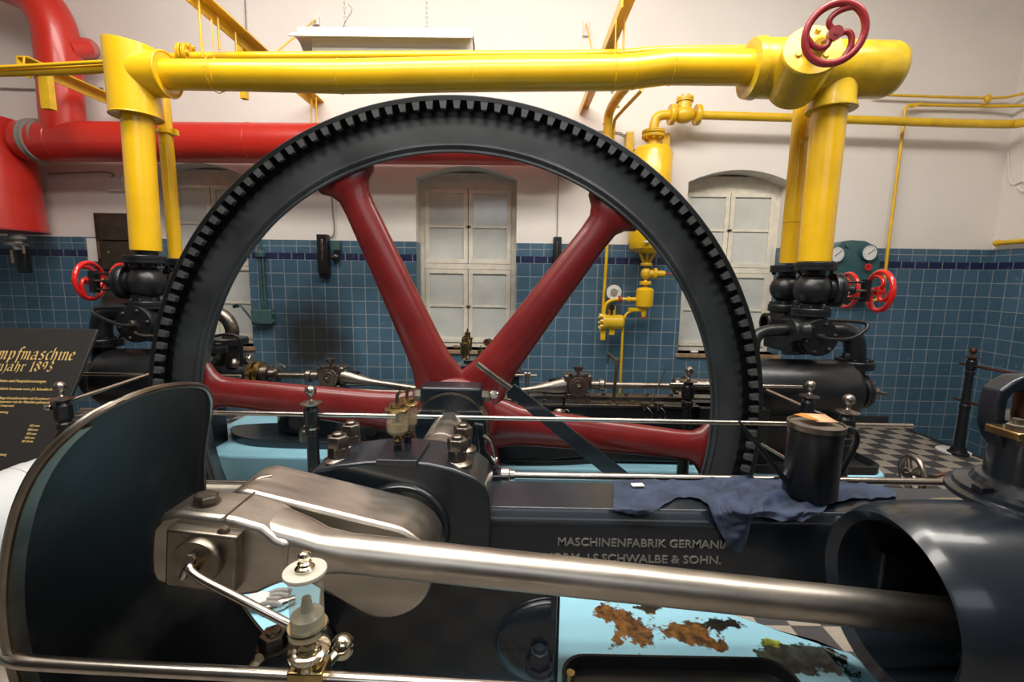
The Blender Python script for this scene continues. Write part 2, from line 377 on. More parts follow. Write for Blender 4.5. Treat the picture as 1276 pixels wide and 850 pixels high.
# window niches (x0, x1, z_sill, z_spring, z_crown)
wl = W(527, 300, D).x
N2 = (W(519, 320, D).x, W(643, 320, D).x)
N3 = (W(847, 400, D).x, W(988, 260, D).x-.02)
N1 = (W(194, 300, D).x, W(309, 320, D).x)
ZS = W(580, 436, D).z; ZT = W(517, 222, D).z; ZK = W(580, 207, D).z
def niche_top(x0, x1, z0, z1, n=10):
    return [(x0+(x1-x0)*k/n, z0+(z1-z0)*(1-((2*k/n)-1)**2)) for k in range(n+1)]
mt_r = tile_mat('blue_wall_tiles', 0, .006)
mt_m = tile_mat('blue_wall_tiles_middle', 0, -2.7754, stain=(W(390, 425, D).x, W(390, 425, D).z, .62))
mt_s = tile_mat('blue_wall_tiles_side', 1, D-.0465)
mb_r = tile_mat('navy_band_tiles', 0, .05, c1=(.012, .017, .055), c2=(.022, .030, .085), half=True)
mb_s = tile_mat('navy_band_tiles_side', 1, D-.09, c1=(.012, .017, .055), c2=(.022, .030, .085), half=True)
def wallquad(mb, x0, x1, z0, z1): mb.faces([(x0, D, z0), (x1, D, z0), (x1, D, z1), (x0, D, z1)], [(0, 1, 2, 3)])
def back_wall():
    me = bpy.data.meshes.new('wall_back'); bm = bmesh.new()
    segs = [(XL, N1[0], 0), (N1[1], N2[0], 1), (N2[1], N3[0], 0), (N3[1], XR, 0)]
    def quad(pts, mi):
        f = bm.faces.new([bm.verts.new(p) for p in pts]); f.material_index = mi
    for (a, b, mi) in segs:
        quad([(a, D, -1.6), (b, D, -1.6), (b, D, TZ0), (a, D, TZ0)], 1+mi)
        quad([(a, D, TZ0), (b, D, TZ0), (b, D, TZ1), (a, D, TZ1)], 3)
        quad([(a, D, TZ1), (b, D, TZ1), (b, D, TZ2), (a, D, TZ2)], 1+mi)
        quad([(a, D, TZ2), (b, D, TZ2), (b, D, ZC), (a, D, ZC)], 0)
    for (a, b) in (N1, N2, N3):
        quad([(a, D, -1.6), (b, D, -1.6), (b, D, ZS), (a, D, ZS)], 1)
        top = niche_top(a, b, ZT, ZK)
        for k in range(len(top)-1):
            (xa, za), (xb, zb) = top[k], top[k+1]
            quad([(xa, D, za), (xb, D, zb), (xb, D, ZC), (xa, D, ZC)], 0)
            quad([(xa, D, za), (xb, D, zb), (xb, D+NB, zb), (xa, D+NB, za)], 0)
        for x in (a, b):
            quad([(x, D, TZ2), (x, D+NB, TZ2), (x, D+NB, ZT), (x, D, ZT)], 0)
            quad([(x, D, ZS), (x, D+NB, ZS), (x, D+NB, TZ2), (x, D, TZ2)], 4)
        quad([(a, D, ZS), (b, D, ZS), (b, D+NB, ZS), (a, D+NB, ZS)], 0)
        quad([(a, D+NB, ZS-.1), (b, D+NB, ZS-.1), (b, D+NB, ZK+.1), (a, D+NB, ZK+.1)], 0)
    bm.to_mesh(me); bm.free()
    for k in (M_['plaster'], mt_r, mt_m, mb_r, mt_s): me.materials.append(k)
    o = bpy.data.objects.new('wall_back', me); COL.objects.link(o); return struct(o)
back_wall()
def side_wall(name, x, y0, y1, mats_):
    me = bpy.data.meshes.new(name); bm = bmesh.new()
    for (z0, z1, mi) in ((-1.6, TZ0, 1), (TZ0, TZ1, 2), (TZ1, TZ2, 1), (TZ2, ZC, 0)):
        f = bm.faces.new([bm.verts.new(p) for p in ((x, y0, z0), (x, y1, z0), (x, y1, z1), (x, y0, z1))]); f.material_index = mi
    bm.to_mesh(me); bm.free()
    for k in mats_: me.materials.append(k)
    o = bpy.data.objects.new(name, me); COL.objects.link(o); return struct(o)
side_wall('wall_right', XR, YB, D, (M_['plaster'], mt_s, mb_s))
side_wall('wall_left', XL, YB, D, (M_['plaster'], mt_s, mb_s))
MB().faces([(XL, YB, -1.6), (XR, YB, -1.6), (XR, YB, ZC), (XL, YB, ZC)], [(0, 1, 2, 3)]).out('wall_front', 'dimwall', kind='structure')
MB().box((XL, YB, ZC), (XR, D+.4, ZC+.1)).out('ceiling', 'plaster', kind='structure')
# floor with the flywheel pit and the stair opening
PX0, PX1, PY0, PY1 = -2.25, 1.58, 2.50, 2.98
SX, SY = 4.49, .2
def floor():
    b = MB()
    def q(x0, x1, y0, y1): b.box((x0, y0, -.12), (x1, y1, 0))
    q(XL, SX, YB, PY0); q(XL, PX0, PY0, PY1); q(PX1, SX, PY0, PY1); q(XL, SX, PY1, D); q(SX, XR, YB, SY)
    return b.out('floor', floor_mat(), kind='structure')
floor()
b = MB()
b.box((PX0, PY0-.02, -1.2), (PX1, PY0, -.12)); b.box((PX0, PY1, -1.2), (PX1, PY1+.02, -.12)); b.box((PX0-.02, PY0, -1.2), (PX0, PY1, -.12)); b.box((PX1, PY0, -1.2), (PX1+.02, PY1, -.12)); b.box((PX0, PY0, -1.25), (PX1, PY1, -1.2))
b.out('flywheel_pit', 'concrete', kind='structure')
MB().box((SX-.1, SY, -1.65), (XR, D, -1.6)).out('stairwell_floor', 'concrete', kind='structure')
MB().box((SX-.05, SY, -1.6), (SX, D-.01, -.12)).out('stairwell_side', 'concrete', kind='structure')
MB().box((SX-.02, SY, -.10), (SX+.03, D-.01, .008)).out('trim_1', 'baseb', kind='structure')
MB().box((N3[1], D-.012, 0), (W(1106, 520, D).x, D, .11)).out('baseboard_back', 'baseb', kind='structure')
MB().box((XR-.03, SY, .42), (XR, 4.6, .445)).out('trim_2', 'plaster', kind='structure')

MB().box((PX0, PY0-.07, 0), (-.75, PY0-.0, .47)).out('pit_curb', 'sill2', kind='structure', bevel=.01)
# windows: outer frame, four sashes of two panes, handles
def window(k, n):
    x0, x1 = n; wd = x1-x0; y = D+NB-.13
    fr = MB(); e = .055; zt = ZT-.01
    fr.box((x0, y, ZS), (x0+e, y+.07, zt)); fr.box((x1-e, y, ZS), (x1, y+.07, zt)); fr.box((x0+e, y, zt-e), (x1-e, y+.07, zt)); fr.box((x0, y, zt), (x1, y+.07, zt+.12)); fr.box((x0+e, y, ZS), (x1-e, y+.07, ZS+e))
    zm = ZS+(zt-ZS)*.505
    fr.box((x0+e, y-.012, zm-.03), (x1-e, y+.07, zm+.03))
    root = fr.out('window_%d' % k, 'cream', kind='structure')
    xm = (x0+x1)/2
    for (za, zb) in ((ZS+e, zm-.03), (zm+.03, zt-e)):
        for (xa, xb) in ((x0+e, xm), (xm, x1-e)):
            s = MB(); t = .05; yy = y-.015; xa2, xb2 = xa+.004, xb-.004; za2, zb2 = za+.004, zb-.004; c = (za+zb)/2
            s.box((xa2, yy, za2), (xa2+t, yy+.045, zb2)); s.box((xb2-t, yy, za2), (xb2, yy+.045, zb2))
            s.box((xa2+t, yy, za2), (xb2-t, yy+.045, za2+t)); s.box((xa2+t, yy, zb2-t), (xb2-t, yy+.045, zb2)); s.box((xa2+t, yy+.005, c-.012), (xb2-t, yy+.04, c+.012))
            so = s.out('window_sash', 'cream', root)
            MB().box((xa2+t-.005, yy+.02, za2+t-.005), (xb2-t+.005, yy+.028, zb2-t+.005)).out('pane', 'frost', so)
        c = (za+zb)/2
        MB().cyl((xm, y-.03, c), (xm, y-.005, c), .012).cyl((xm-.02, y-.032, c), (xm+.03, y-.032, c), .008).out('window_handle', 'black', root)
    MB().box((x0-.03, D-.03, ZS-.045), (x1+.03, D+NB-.06, ZS)).out('window_sill', 'sill', root, bevel=.006)
window(1, N1); window(2, N2); window(3, N3)

# ------------------------------------------------------------------ flywheel
AX, AZ = -.340, CAMZ-.772                       # engine shaft axis (runs along Y)
WY = 2.60; YO = -.05                             # the wheel drawings below use 2.60, shifted by YO
AXW = V((-.337, WY+YO, CAMZ-.812))
R0 = 1.7505
fly = thing('flywheel', 'huge dark iron toothed flywheel with red spokes in the middle of the hall', 'flywheel', (AXW.x, WY+YO, AXW.z-R0))
YD = V((0, 1, 0))
P0 = V((AXW.x, YO, AXW.z))
k = R0/1.732
prof = [(2.64, 1.495*k), (2.652, 1.478*k), (2.637, 1.462*k), (2.645, 1.455*k), (2.80, 1.52*k), (2.84, 1.56*k), (2.84, 1.72*k), (2.80, R0), (2.603, R0), (2.60, R0-.004), (2.60, 1.706*k), (2.70, 1.702*k), (2.70, 1.656*k), (2.668, 1.648*k), (2.656, 1.56*k), (2.652, 1.512*k)]
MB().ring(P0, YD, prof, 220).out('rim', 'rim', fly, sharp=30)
tb = MB(); NT = 150
def pol(r, a, y): return V((AXW.x+r*math.cos(a), y+YO, AXW.z+r*math.sin(a)))
for i in range(NT):
    a = 2*PI*(i+.3)/NT; w1 = PI/NT*.58*2/2; w2 = PI/NT*.38
    ra, rb = 1.712*k, 1.666*k
    q = [(ra, a-w1), (ra, a+w1), (rb, a+w2), (rb, a-w2)]
    tb.ringloft([[pol(r, t, 2.601) for (r, t) in q], [pol(r, t, 2.632) for (r, t) in q]])
tb.ring(P0, YD, [(2.602, 1.708*k), (2.602, 1.722*k), (2.632, 1.722*k), (2.632, 1.708*k)], 150)
tb.out('gear_ring', 'teeth', fly, sharp=20)
SP = [-5.8+60*i for i in range(6)]
YS = 2.715+YO
cS = V((AXW.x, YS, AXW.z-.025))
for i, deg in enumerate(SP):
    a = math.radians(deg); u = V((math.cos(a), 0, math.sin(a))); v = V((-math.sin(a), 0, math.cos(a)))
    rings = []
    for (r, hw, hd) in ((.16, .17, .05), (.26, .15, .060), (.36, .122, .064), (.5, .112, .062), (.9, .098, .057), (1.3, .088, .052), (1.385, .092, .05), (1.43, .118, .055), (1.465, .165, .06), (1.53, .19, .05)):
        rings.append([cS+u*r*k+v*(hw*math.cos(2*PI*j/24))+V((0, hd*math.sin(2*PI*j/24), 0)) for j in range(24)])
    MB().ringloft(rings).out('spoke', 'spoke', fly, sharp=60)
MB().lathe((AXW.x, 2.60+YO, AXW.z), YD, [(0, .20), (.01, .215), (.03, .235), (.20, .235), (.24, .21)], 40).out('hub_boss', 'spoke', fly)
MB().lathe((AXW.x, 2.44+YO, AXW.z), YD, [(0, .196), (.25, .196)], 64).out('hub', 'navy', fly)
MB().ring((AXW.x, 2.438+YO, AXW.z), YD, [(0, .190), (0, .2), (.03, .209), (.06, .209), (.06, .19)], 64).out('hub_band', 'steel2', fly)
for sgn in (1, -1):
    pc = V((AXW.x, 2.52+YO, AXW.z+sgn*.185))
    MB().box((AXW.x-.165, 2.445+YO, pc.z-.055), (AXW.x+.165, 2.60+YO, pc.z+.045)).out('hub_clamp', 'navy', fly, bevel=.018)
    for s2 in (-1, 1): MB().hexa((AXW.x+s2*.165, 2.50+YO, pc.z-.01), (s2, 0, 0), .036, .045).out('clamp_nut', 'nut', fly)
    MB().hexa((AXW.x+.213, 2.50+YO, pc.z-.0), (1, 0, 0), .024, .03).cyl((AXW.x+.2, 2.50+YO, pc.z), (AXW.x+.25, 2.50+YO, pc.z), .014).out('lock_nut', 'bright', fly)

# ------------------------------------------------------------------ crankshaft and crank
yf, yk = 1.115, 1.29                               # crank web faces
AXc = V((AX, 0, AZ))
crk = thing('crankshaft', 'bare steel crankshaft with a tapering crank web running back to the flywheel hub', 'crankshaft', (AX, 1.9, AZ))
MB().lathe(AXc, (.001, 1, -.018), [(1.28, .135), (1.345, .135), (1.35, .10), (1.72, .10), (1.722, .095), (2.05, .095), (2.052, .10), (2.389, .10)], 48).out('shaft', 'steel', crk)
pin = W(306, 645, yf); pin = V((pin.x, 0, pin.z))
dv = V((AX, 0, AZ))-pin; L = dv.length; ang = math.atan2(dv.z, dv.x)
def hull(c1, r1, c2, r2, y, n=24):                 # tapering stadium outline in the XZ plane
    d = c2-c1; L = V((d.x, 0, d.z)).length; a = math.atan2(d.z, d.x); t = math.acos((r1-r2)/L)
    pts = [V((c1.x+r1*math.cos(a+t+(2*PI-2*t)*i/n), y, c1.z+r1*math.sin(a+t+(2*PI-2*t)*i/n))) for i in range(n+1)]
    pts += [V((c2.x+r2*math.cos(a-t+2*t*i/n), y, c2.z+r2*math.sin(a-t+2*t*i/n))) for i in range(n+1)]
    return pts
o = MB().ringloft([hull(pin, .072, AXc, .134, yf), hull(pin, .072, AXc, .134, yk)]).out('crank_web', 'steel', crk, bevel=.012, sharp=30)
q = W(327, 603, 1.2); 
MB().tube([q+V((-.022, -.02, .003)), q+V((-.006, -.012, .016)), q+V((.018, .012, .014))], .010, 10, 1).out('key_lug', 'nut', crk)
pc = W(248, 697, .95); PY = 1.0
MB().cyl((pin.x, yf+.01, pin.z), (pin.x, .952, pin.z), .052, seg=36).out('crank_pin', 'steel', crk)

# ------------------------------------------------------------------ near connecting rod
rodc = thing('connecting_rod', 'thick polished steel connecting rod crossing the foreground', 'connecting rod', (.2, 1.0, .95))
E1 = W(400, 686, 1.0); E2 = W(1120, 755, 1.05)
rd = (E2-E1).normalized()
pinr = V((pin.x, 1.01, pin.z))
B = pinr.copy(); rz = V((0, 1, 0)).cross(rd).normalized(); rz = rz if rz.z > 0 else -rz
ry = V((0, 1, 0))
def RP(u, v, y): return V((B.x, 0, B.z))+V((rd.x, 0, rd.z)).normalized()*u+rz*v+V((0, y, 0))
Lr = (E2-B).length+.30
# strap end, drawn from the crank pin outwards (u along rod, v up)
ol = [(-.125, -.02), (-.122, .045), (-.10, .078), (-.06, .092), (.06, .092), (.125, .080), (.155, .055), (.185, .047), (.185, -.047), (.155, -.062), (.12, -.085), (.075, -.098), (-.06, -.098), (-.11, -.085), (-.122, -.06)]
hole = None
b = MB()
b.ringloft([[RP(u, v, .955) for (u, v) in ol], [RP(u, v, 1.075) for (u, v) in ol]])
b.out('strap_end', 'steel', rodc, bevel=.012)
rings = []
for (u, rr, sq) in ((.12, .070, 1.0), (.16, .060, .8), (.20, .052, .6), (.24, .047, .3), (.30, .0445, 0), (Lr, .045, 0)):
    ring_ = []
    for j in range(32):
        a = 2*PI*j/32; c, s_ = math.cos(a), math.sin(a)
        p = 2/(2+3*sq); cx = math.copysign(abs(c)**p, c); sx = math.copysign(abs(s_)**p, s_)
        yo = 1.015+(E2.y-1.015)*u/Lr
        ring_.append(RP(u, rr*sx*(1.15 if sq > .5 else 1), yo+min(rr, .058)*cx))
    rings.append(ring_)
MB().ringloft(rings).out('rod_shank', 'steel', rodc, sharp=50)
bb = [(-.066, -.066), (.088, -.066), (.088, .070), (-.066, .070)]
MB().ringloft([[RP(u, v, .925) for (u, v) in bb], [RP(u, v, .96) for (u, v) in bb]]).out('bearing_brass', 'steel2', rodc, bevel=.006)
bb = [(-.082, -.070), (-.066, -.070), (-.066, .050), (-.082, .050)]
MB().ringloft([[RP(u, v, .952) for (u, v) in bb], [RP(u, v, .958) for (u, v) in bb]]).out('wedge_slot', 'black', rodc)
h = RP(-.035, .09, 1.01); MB().hexa(h, rz, .026, .022, .3).lathe(h-rz*.004, rz, [(0, .031), (.007, .031)], 24).out('strap_bolt', 'nut', rodc)
MB().ringloft([[RP(u, v, y) for (u, y) in ((.038, .94), (.043, .94), (.043, 1.08), (.038, 1.08))] for v in (.0925, .0935)]).out('strap_seam', 'nut', rodc)
b = MB(); b.cyl(RP(.052, .060, .935), RP(.052, .074, .935), .007).cyl(RP(.052, .072, .93), RP(.052, .072, .945), .010).out('set_screw', 'nut', rodc)
# crosshead that the rod enters, inside the guide
# pin cap, with its oil pipe
CDC = W(249, 697, .925)
cap = thing('crank_pin_oiler_pipe', 'bent steel oil pipe from the crank pin disc to the glass oiler', 'oil pipe', RP(0, 0, .9))
MB().lathe(CDC, (0, -1, 0), [(0, .052), (.012, .052), (.017, .049), (.017, 0)], 40).out('cap_disc', 'steel2', cap)
hx = CDC+V((0, -.017, .018)); MB().hexa(hx, (0, -1, 0), .011, .012).out('disc_bolt', 'nut', cap)
nb = CDC+V((-.004, -.017, -.010)); MB().lathe(nb, (0, -1, 0), [(0, .014), (.012, .014), (.013, .010), (.025, .010)], 20).out('union_nut', 'brass', cap)
OC = W(388, 745, .82)
p1 = nb+V((0, -.028, 0))
MB().tube([p1, W(236, 703, .87), W(237, 715, .86), W(300, 747, .83), W(362, 779, .82)], .0085, 14, 3).out('pipe', 'rail', cap)
# ------------------------------------------------------------------ near engine frame
FT = CAMZ-.733                                     # top of the frame beam
FY = 1.38
frm = thing('engine_bedplate', 'long blue-black cast iron engine frame with raised maker lettering in the foreground', 'engine frame', (.6, 1.5, 0))
yz = [(FY, FT-.235), (FY, FT-.055), (FY+.003, FT-.035), (FY+.010, FT-.024), (FY+.022, FT-.012), (FY+.028, FT), (1.60, FT), (1.60, FT-.235)]
MB().ringloft([[V((x, y, z)) for (y, z) in yz] for x in (-.10, 1.95)]).out('beam', 'navy', frm, bevel=.004, sharp=55)
capx = [W(px, py, 1.33) for (px, py) in ((378, 604), (381, 594), (395, 586), (420, 580), (455, 576), (495, 574.5), (535, 578), (565, 585), (590, 595), (604, 606), (610, 622), (611, 650))]
low = [V((capx[-1].x, 1.33, FT-.12)), V((capx[0].x+.05, 1.33, FT-.12)), V((capx[0].x+.02, 1.33, capx[0].z-.05))]
poly = capx+low
MB().ringloft([poly, [p+V((0, .21, 0)) for p in poly]]).out('bearing_cap', 'navy', frm, bevel=.010, sharp=30)
ped = [(-.60, FT-.10), (-.078, FT-.10), (-.078, FT-.2), (.122, FT-.22), (.122, .25), (-.66, .25)]
MB().prism([(x, FY-.02, z) for (x, z) in ped], (0, .24, 0)).out('pedestal', 'navy', frm, bevel=.012)
MB().ring((AX, 1.33, AZ), (0, -1, 0), [(-.02, .128), (.008, .130), (.014, .137), (.014, .143), (.006, .150), (-.02, .152)], 64).out('bearing_ring', 'navy', frm)
# plate under the oilers
pl = [WZ(px, py, W(495, 573, 1.35).z+.012) for (px, py) in ((468, 573), (520, 574), (536, 549), (483, 546))]
MB().ringloft([[p-V((0, 0, .02)) for p in pl], pl]).out('oiler_plate', 'navy', frm, bevel=.004)
pz = pl[0].z
nutm = MB().lathe((0, 0, -.012), (0, 0, 1), [(0, .048), (.014, .046), (.020, .036), (.023, .034)], 28).hexa((0, 0, .010), (0, 0, 1), .0325, .034).hexa((0, 0, .044), (0, 0, 1), .034, .036, .4).lathe((0, 0, .076), (0, 0, 1), [(0, .018), (.010, .017), (.014, .012)], 20)
n0 = nutm.out('cap_nut', 'nut', None, bevel=.002)
first = True
for (px, py, y) in ((422, 577, 1.40), (438, 560, 1.53), (570, 581, 1.40), (577, 563, 1.53)):
    p = W(px, py, y); c = n0 if first else n0.copy()
    if not first: COL.objects.link(c)
    first = False
    c.parent = frm; c.location = p-frm.location
# foot under the beam, drawn as a swelling with a rib
f0 = W(640, 800, 1.36)
fc = W(690, 800, 1.36)
def shell(u, v):                                  # half dome, left of the rib
    a = PI/2+PI*u; r = math.sin(PI/2*v)
    return fc+V((.19*r*math.cos(a), -.045*math.cos(PI/2*v)**.8, .155*r*math.sin(a)))
MB().grid(shell, 28, 12).out('foot_swelling', 'navy', frm, sharp=80)
MB().tube([fc+V((.19*math.cos(PI/2+PI*i/20), 0, .155*math.sin(PI/2+PI*i/20))) for i in range(21)], .006, 8).out('foot_edge', 'navy', frm)
MB().box((W(686, 780, 1.32).x, 1.325, FT-.235), (W(692, 780, 1.32).x+.004, 1.56, .2)).box((W(693, 780, 1.42).x+.003, 1.43, FT-.235), (W(693, 780, 1.42).x+.012, 1.56, .2)).out('foot_rib', 'navy', frm, bevel=.003)
q = W(672, 822, 1.30); MB().lathe(q+V((0, 0, -.03)), (0, 0, 1), [(0, .045), (.012, .042)], 24).hexa(q+V((0, 0, -.018)), (0, 0, 1), .034, .05).lathe(q+V((0, 0, .03)), (0, 0, 1), [(0, .02), (.014, .016)]).out('foot_nut', 'navy', frm)
lg = [WZ(px, py, .66) for (px, py) in ((318, 835), (333, 800), (362, 770), (405, 762), (430, 800), (430, 860), (300, 862))]
MB().ringloft([[p-V((0, 0, .05)) for p in lg], lg]).out('anchor_lug', 'navy', frm, bevel=.012)
q = WZ(342, 806, .662); MB().lathe(q-V((0, 0, .004)), (0, 0, 1), [(0, .046), (.010, .044), (.012, .038)], 28).hexa(q, (0, 0, 1), .038, .042).lathe(q+V((0, 0, .040)), (0, 0, 1), [(0, .020), (.007, .016), (.009, .006)], 20).out('anchor_nut', 'nut', frm)
# crosshead guide barrel with open mouth
GX = .912; GC = V((GX, 1.05, AZ))
MB().ring(GC, (1, 0, 0), [(.0, .207), (.006, .212), (.03, .224), (.07, .232), (.16, .237), (1.20, .240), (1.20, .170), (.30, .170), (.30, .174), (.02, .184)], 72).out('guide_barrel', 'navy', frm, sharp=30)
MB().ring(GC+V((.30, 0, 0)), (1, 0, 0), [(0, .160), (0, .176), (.03, .176), (.03, .160)], 48).out('guide_liner', 'steel2', frm)
MB().lathe(GC+V((1.1, 0, 0)), (1, 0, 0), [(0, .172), (.2, .172)], 40).out('cylinder_cover', 'black', frm)
MB().box((1.15, .90, 0), (1.9, 1.2, AZ-.17)).out('barrel_foot', 'navy', frm, bevel=.01)
MB().box((GX+.12, 1.20, AZ-.15), (1.95, 1.42, FT-.01)).out('barrel_web', 'navy', frm, bevel=.01)
# crosshead seen inside the guide
xh = thing('crosshead', 'dark oily crosshead inside the mouth of the near guide barrel', 'crosshead', (1.27, 1.05, AZ-.1))
MB().cyl((1.22, 1.05, AZ), (1.50, 1.05, AZ), .135, seg=40).out('slide_block', 'black', xh, bevel=.01)
# raised lettering
def text_mesh(txt, name, m, parent, org, ux, uz, height, width=None, depth=.003, right=False, spacing=1.0):
    """text set on the plane spanned by ux (reading direction) and uz (up); height is the cap height"""
    cu = bpy.data.curves.new(name, 'FONT'); cu.body = txt; cu.size = 1; cu.extrude = .0; cu.space_character = spacing; cu.resolution_u = 3
    cu.offset = .006
    to = bpy.data.objects.new(name, cu); COL.objects.link(to)
    dg = bpy.context.evaluated_depsgraph_get(); me = bpy.data.meshes.new_from_object(to.evaluated_get(dg))
    bpy.data.objects.remove(to)
    xs = [v.co.x for v in me.vertices]; x0, x1 = min(xs), max(xs)
    sy = height/.70; sx = sy if width is None else width/(x1-x0)
    uy = V(ux).cross(V(uz)).normalized()
    if uy.y > 0: uy = -uy
    b = bmesh.new(); b.from_mesh(me)
    ret = bmesh.ops.extrude_face_region(b, geom=b.faces[:]); top = set(v for v in ret['geom'] if isinstance(v, bmesh.types.BMVert))
    for v in b.verts:
        x = (v.co.x-(x1 if right else x0))*sx; z = v.co.y*sy
        v.co = V(org)+V(ux)*x+V(uz)*z+(uy*depth if v in top else uy*-.001)
    mb = MB(); mb.b.free(); mb.b = b
    return mb.out(name, m, parent, sharp=20)
a, c = W(695, 680, FY), W(910, 680, FY)
text_mesh('MASCHINENFABRIK GERMANIA', 'lettering', 'letter', frm, V((a.x, FY, W(800, 681, FY).z)), (1, 0, 0), (0, 0, 1), .026, c.x-a.x, .004)
a, c = W(678, 698, FY), W(898, 698, FY)
text_mesh('VORM. J.S.SCHWALBE & SOHN.', 'lettering', 'letter', frm, V((a.x, FY, W(800, 700.5, FY).z)), (1, 0, 0), (0, 0, 1), .026, c.x-a.x, .004)
q = WZ(1200, 626, FT+.004)
rg = random.Random(3)
MB().faces([q+V(((.10+.02*rg.random())*math.cos(t/16*2*PI), .035*math.sin(t/16*2*PI)*(1+.3*rg.random()), -.002)) for t in range(16)], [tuple(range(16))]).out('oil_puddle', 'oilwet', None, label='brown oil puddle on the frame top before the round flange', cat='oil puddle')

# ------------------------------------------------------------------ crank guard
grd = thing('crank_guard', 'curved dark splash guard plate with bare metal edge at the lower left', 'splash guard', (AX-.65, 1.1, .25))
nearp = [(-62, .81), (20, .808), (26, .806), (31.7, .808), (35, .814), (38.6, .828), (41, .848), (42.9, .872), (44.3, .905), (44.8, .945)]
farp = [(-62, 1.335), (-30, 1.375), (-10, 1.39), (2, 1.392), (9.9, 1.386), (18.7, 1.373), (26.8, 1.348), (33.1, 1.304), (38.1, 1.235), (41.7, 1.15), (44.0, 1.05), (44.8, .98)]
def interp(tab, t):
    for i in range(len(tab)-1):
        if tab[i][0] <= t <= tab[i+1][0]:
            f = (t-tab[i][0])/(tab[i+1][0]-tab[i][0]); return tab[i][1]*(1-f)+tab[i+1][1]*f
    return tab[-1][1] if t > tab[-1][0] else tab[0][1]
def gp(th, y, R=.65):
    a = math.radians(th); return V((-.337-R*math.cos(a), y, CAMZ-.7125+R*math.sin(a)))
def gfun(u, v):
    th = -62+(44.8+62)*(1-(1-u)**1.6); return gp(th, interp(nearp, th)*(1-v)+interp(farp, th)*v, .65)
MB().grid(gfun, 70, 16).out('plate', 'guard', grd, solid=.010, sharp=60)
edge = [gp(t, y) for (t, y) in nearp]+[gp(t, y) for (t, y) in farp[::-1]]
dense = []
for th in range(-62, 45, 3): dense.append(gp(th, interp(nearp, th)))
dense += [gp(44.8, .96)]
for th in range(44, -63, -3): dense.append(gp(th, interp(farp, th)))
MB().tube(dense, .0075, 8, 1).out('edge_bead', 'steel2', grd)
st = []
n1 = [gp(th, interp(nearp, th)+.004, .640) for th in range(-62, 42, 3)]; n2 = [gp(th, interp(nearp, th)+.032, .640) for th in range(-62, 42, 3)]
b = MB(); b.ringloft([[n1[i], n2[i], gp(-62+3*i, n2[i].y, .646), gp(-62+3*i, n1[i].y, .646)] for i in range(len(n1))]); b.out('edge_strip', 'steel2', grd)
MB().box((-.98, 1.2, .25), (-.74, 1.30, AZ-.40)).out('guard_foot', 'black', grd)

# ------------------------------------------------------------------ lubricators on the bearing cap
def oiler(p, name, label, s=1.0, g=.034):
    t = thing(name, label, 'oil cup', p); P = V(p); up_z = (0, 0, 1)
    MB().lathe(P, up_z, [(0, .014*s), (.024*s, .012*s), (.026*s, .010*s), (.034*s, .011*s)], 20).out('stem', 'black', t)
    MB().lathe(P+V((0, 0, .032*s)), up_z, [(0, .012*s), (.003*s, .015*s), (.011*s, .015*s), (.014*s, .011*s), (.019*s, .018*s), (.024*s, g*s*.72), (.028*s, g*s*.8)], 24).out('cup_base', 'brass', t)
    MB().lathe(P+V((0, 0, .058*s)), up_z, [(0, g*s*.72), (.006*s, g*s*.92), (.014*s, g*s), (.076*s, g*s)], 28).out('glass_jar', 'glass', t)
    MB().lathe(P+V((0, 0, .061*s)), up_z, [(0, g*s*.6), (.008*s, g*s*.85), (.034*s, g*s*.94), (.035*s, .001)], 24).out('oil', 'oil', t)
    MB().cyl(P+V((0, 0, .09*s)), P+V((0, 0, .135*s)), .006*s).out('needle', 'nut', t)
    MB().lathe(P+V((0, 0, .132*s)), up_z, [(0, g*s*1.1), (.005*s, g*s*1.16), (.008*s, g*s*1.1), (.012*s, g*s*.72), (.015*s, g*s*.74), (.024*s, g*s*.74), (.025*s, g*s*.45)], 28).out('lid', 'brass', t)
    h = P+V((0, 0, .155*s)); MB().tube([h, h+V((0, 0, .022*s)), h+V((.004, 0, .03*s)), h+V((.012*s, 0, .038*s))], .0055*s, 8, 1).out('lever', 'nut', t)
    return t
o1 = oiler(W(496, 562, 1.40), 'oil_cup', 'front brass oil cup with amber glass on the near bearing cap')
q = W(508, 546, 1.47); o2 = oiler(V((q.x, q.y, pz)), 'oil_cup', 'rear brass oil cup with cloudy glass on the near bearing cap', .96)

# large lubricator on the near rail
PO = W(389, 842, .80)
big = thing('rail_lubricator', 'large glass oil lubricator with domed nickel knob on the near rail', 'oil lubricator', PO)
zt_ = W(384, 712, .80).z; zb_ = W(388, 781, .80).z; xx = W(384, 712, .80).x; P = V((PO.x-.004, .80, 0))
MB().lathe((P.x, .8, zt_), (0, 0, 1), [(-.004, .0385), (0, .0395), (.003, .0385), (.004, .001)], 40).out('lid', 'lidwhite', big)
MB().lathe((P.x, .8, zt_+.004), (0, 0, 1), [(0, .017), (.004, .018), (.008, .014), (.010, .009), (.014, .013), (.017, .009), (.022, .0095), (.028, .012), (.034, .009), (.037, .002)], 28).out('lid_knob', 'nickel', big)
MB().lathe((P.x, .8, zb_), (0, 0, 1), [(0, .026), (.003, .031), (zt_-zb_-.004, .031)], 36).out('glass_jar', 'glass', big)
MB().lathe((P.x, .8, zb_+.001), (0, 0, 1), [(0, .02), (.004, .0295), (.026, .0295), (.034, .012), (.06, .008), (.061, .001)], 28).out('oil', 'fluid', big)
MB().lathe((P.x, .8, zb_-.012), (0, 0, 1), [(0, .020), (.003, .036), (.014, .038), (.018, .036), (.018, .030), (.012, .028)], 36).out('jar_seat', 'nickel', big)
MB().lathe((P.x, .8, zb_-.04), (0, 0, 1), [(0, .022), (.006, .022), (.010, .016), (.020, .016), (.023, .021), (.030, .019)], 28).out('neck', 'nickel', big)
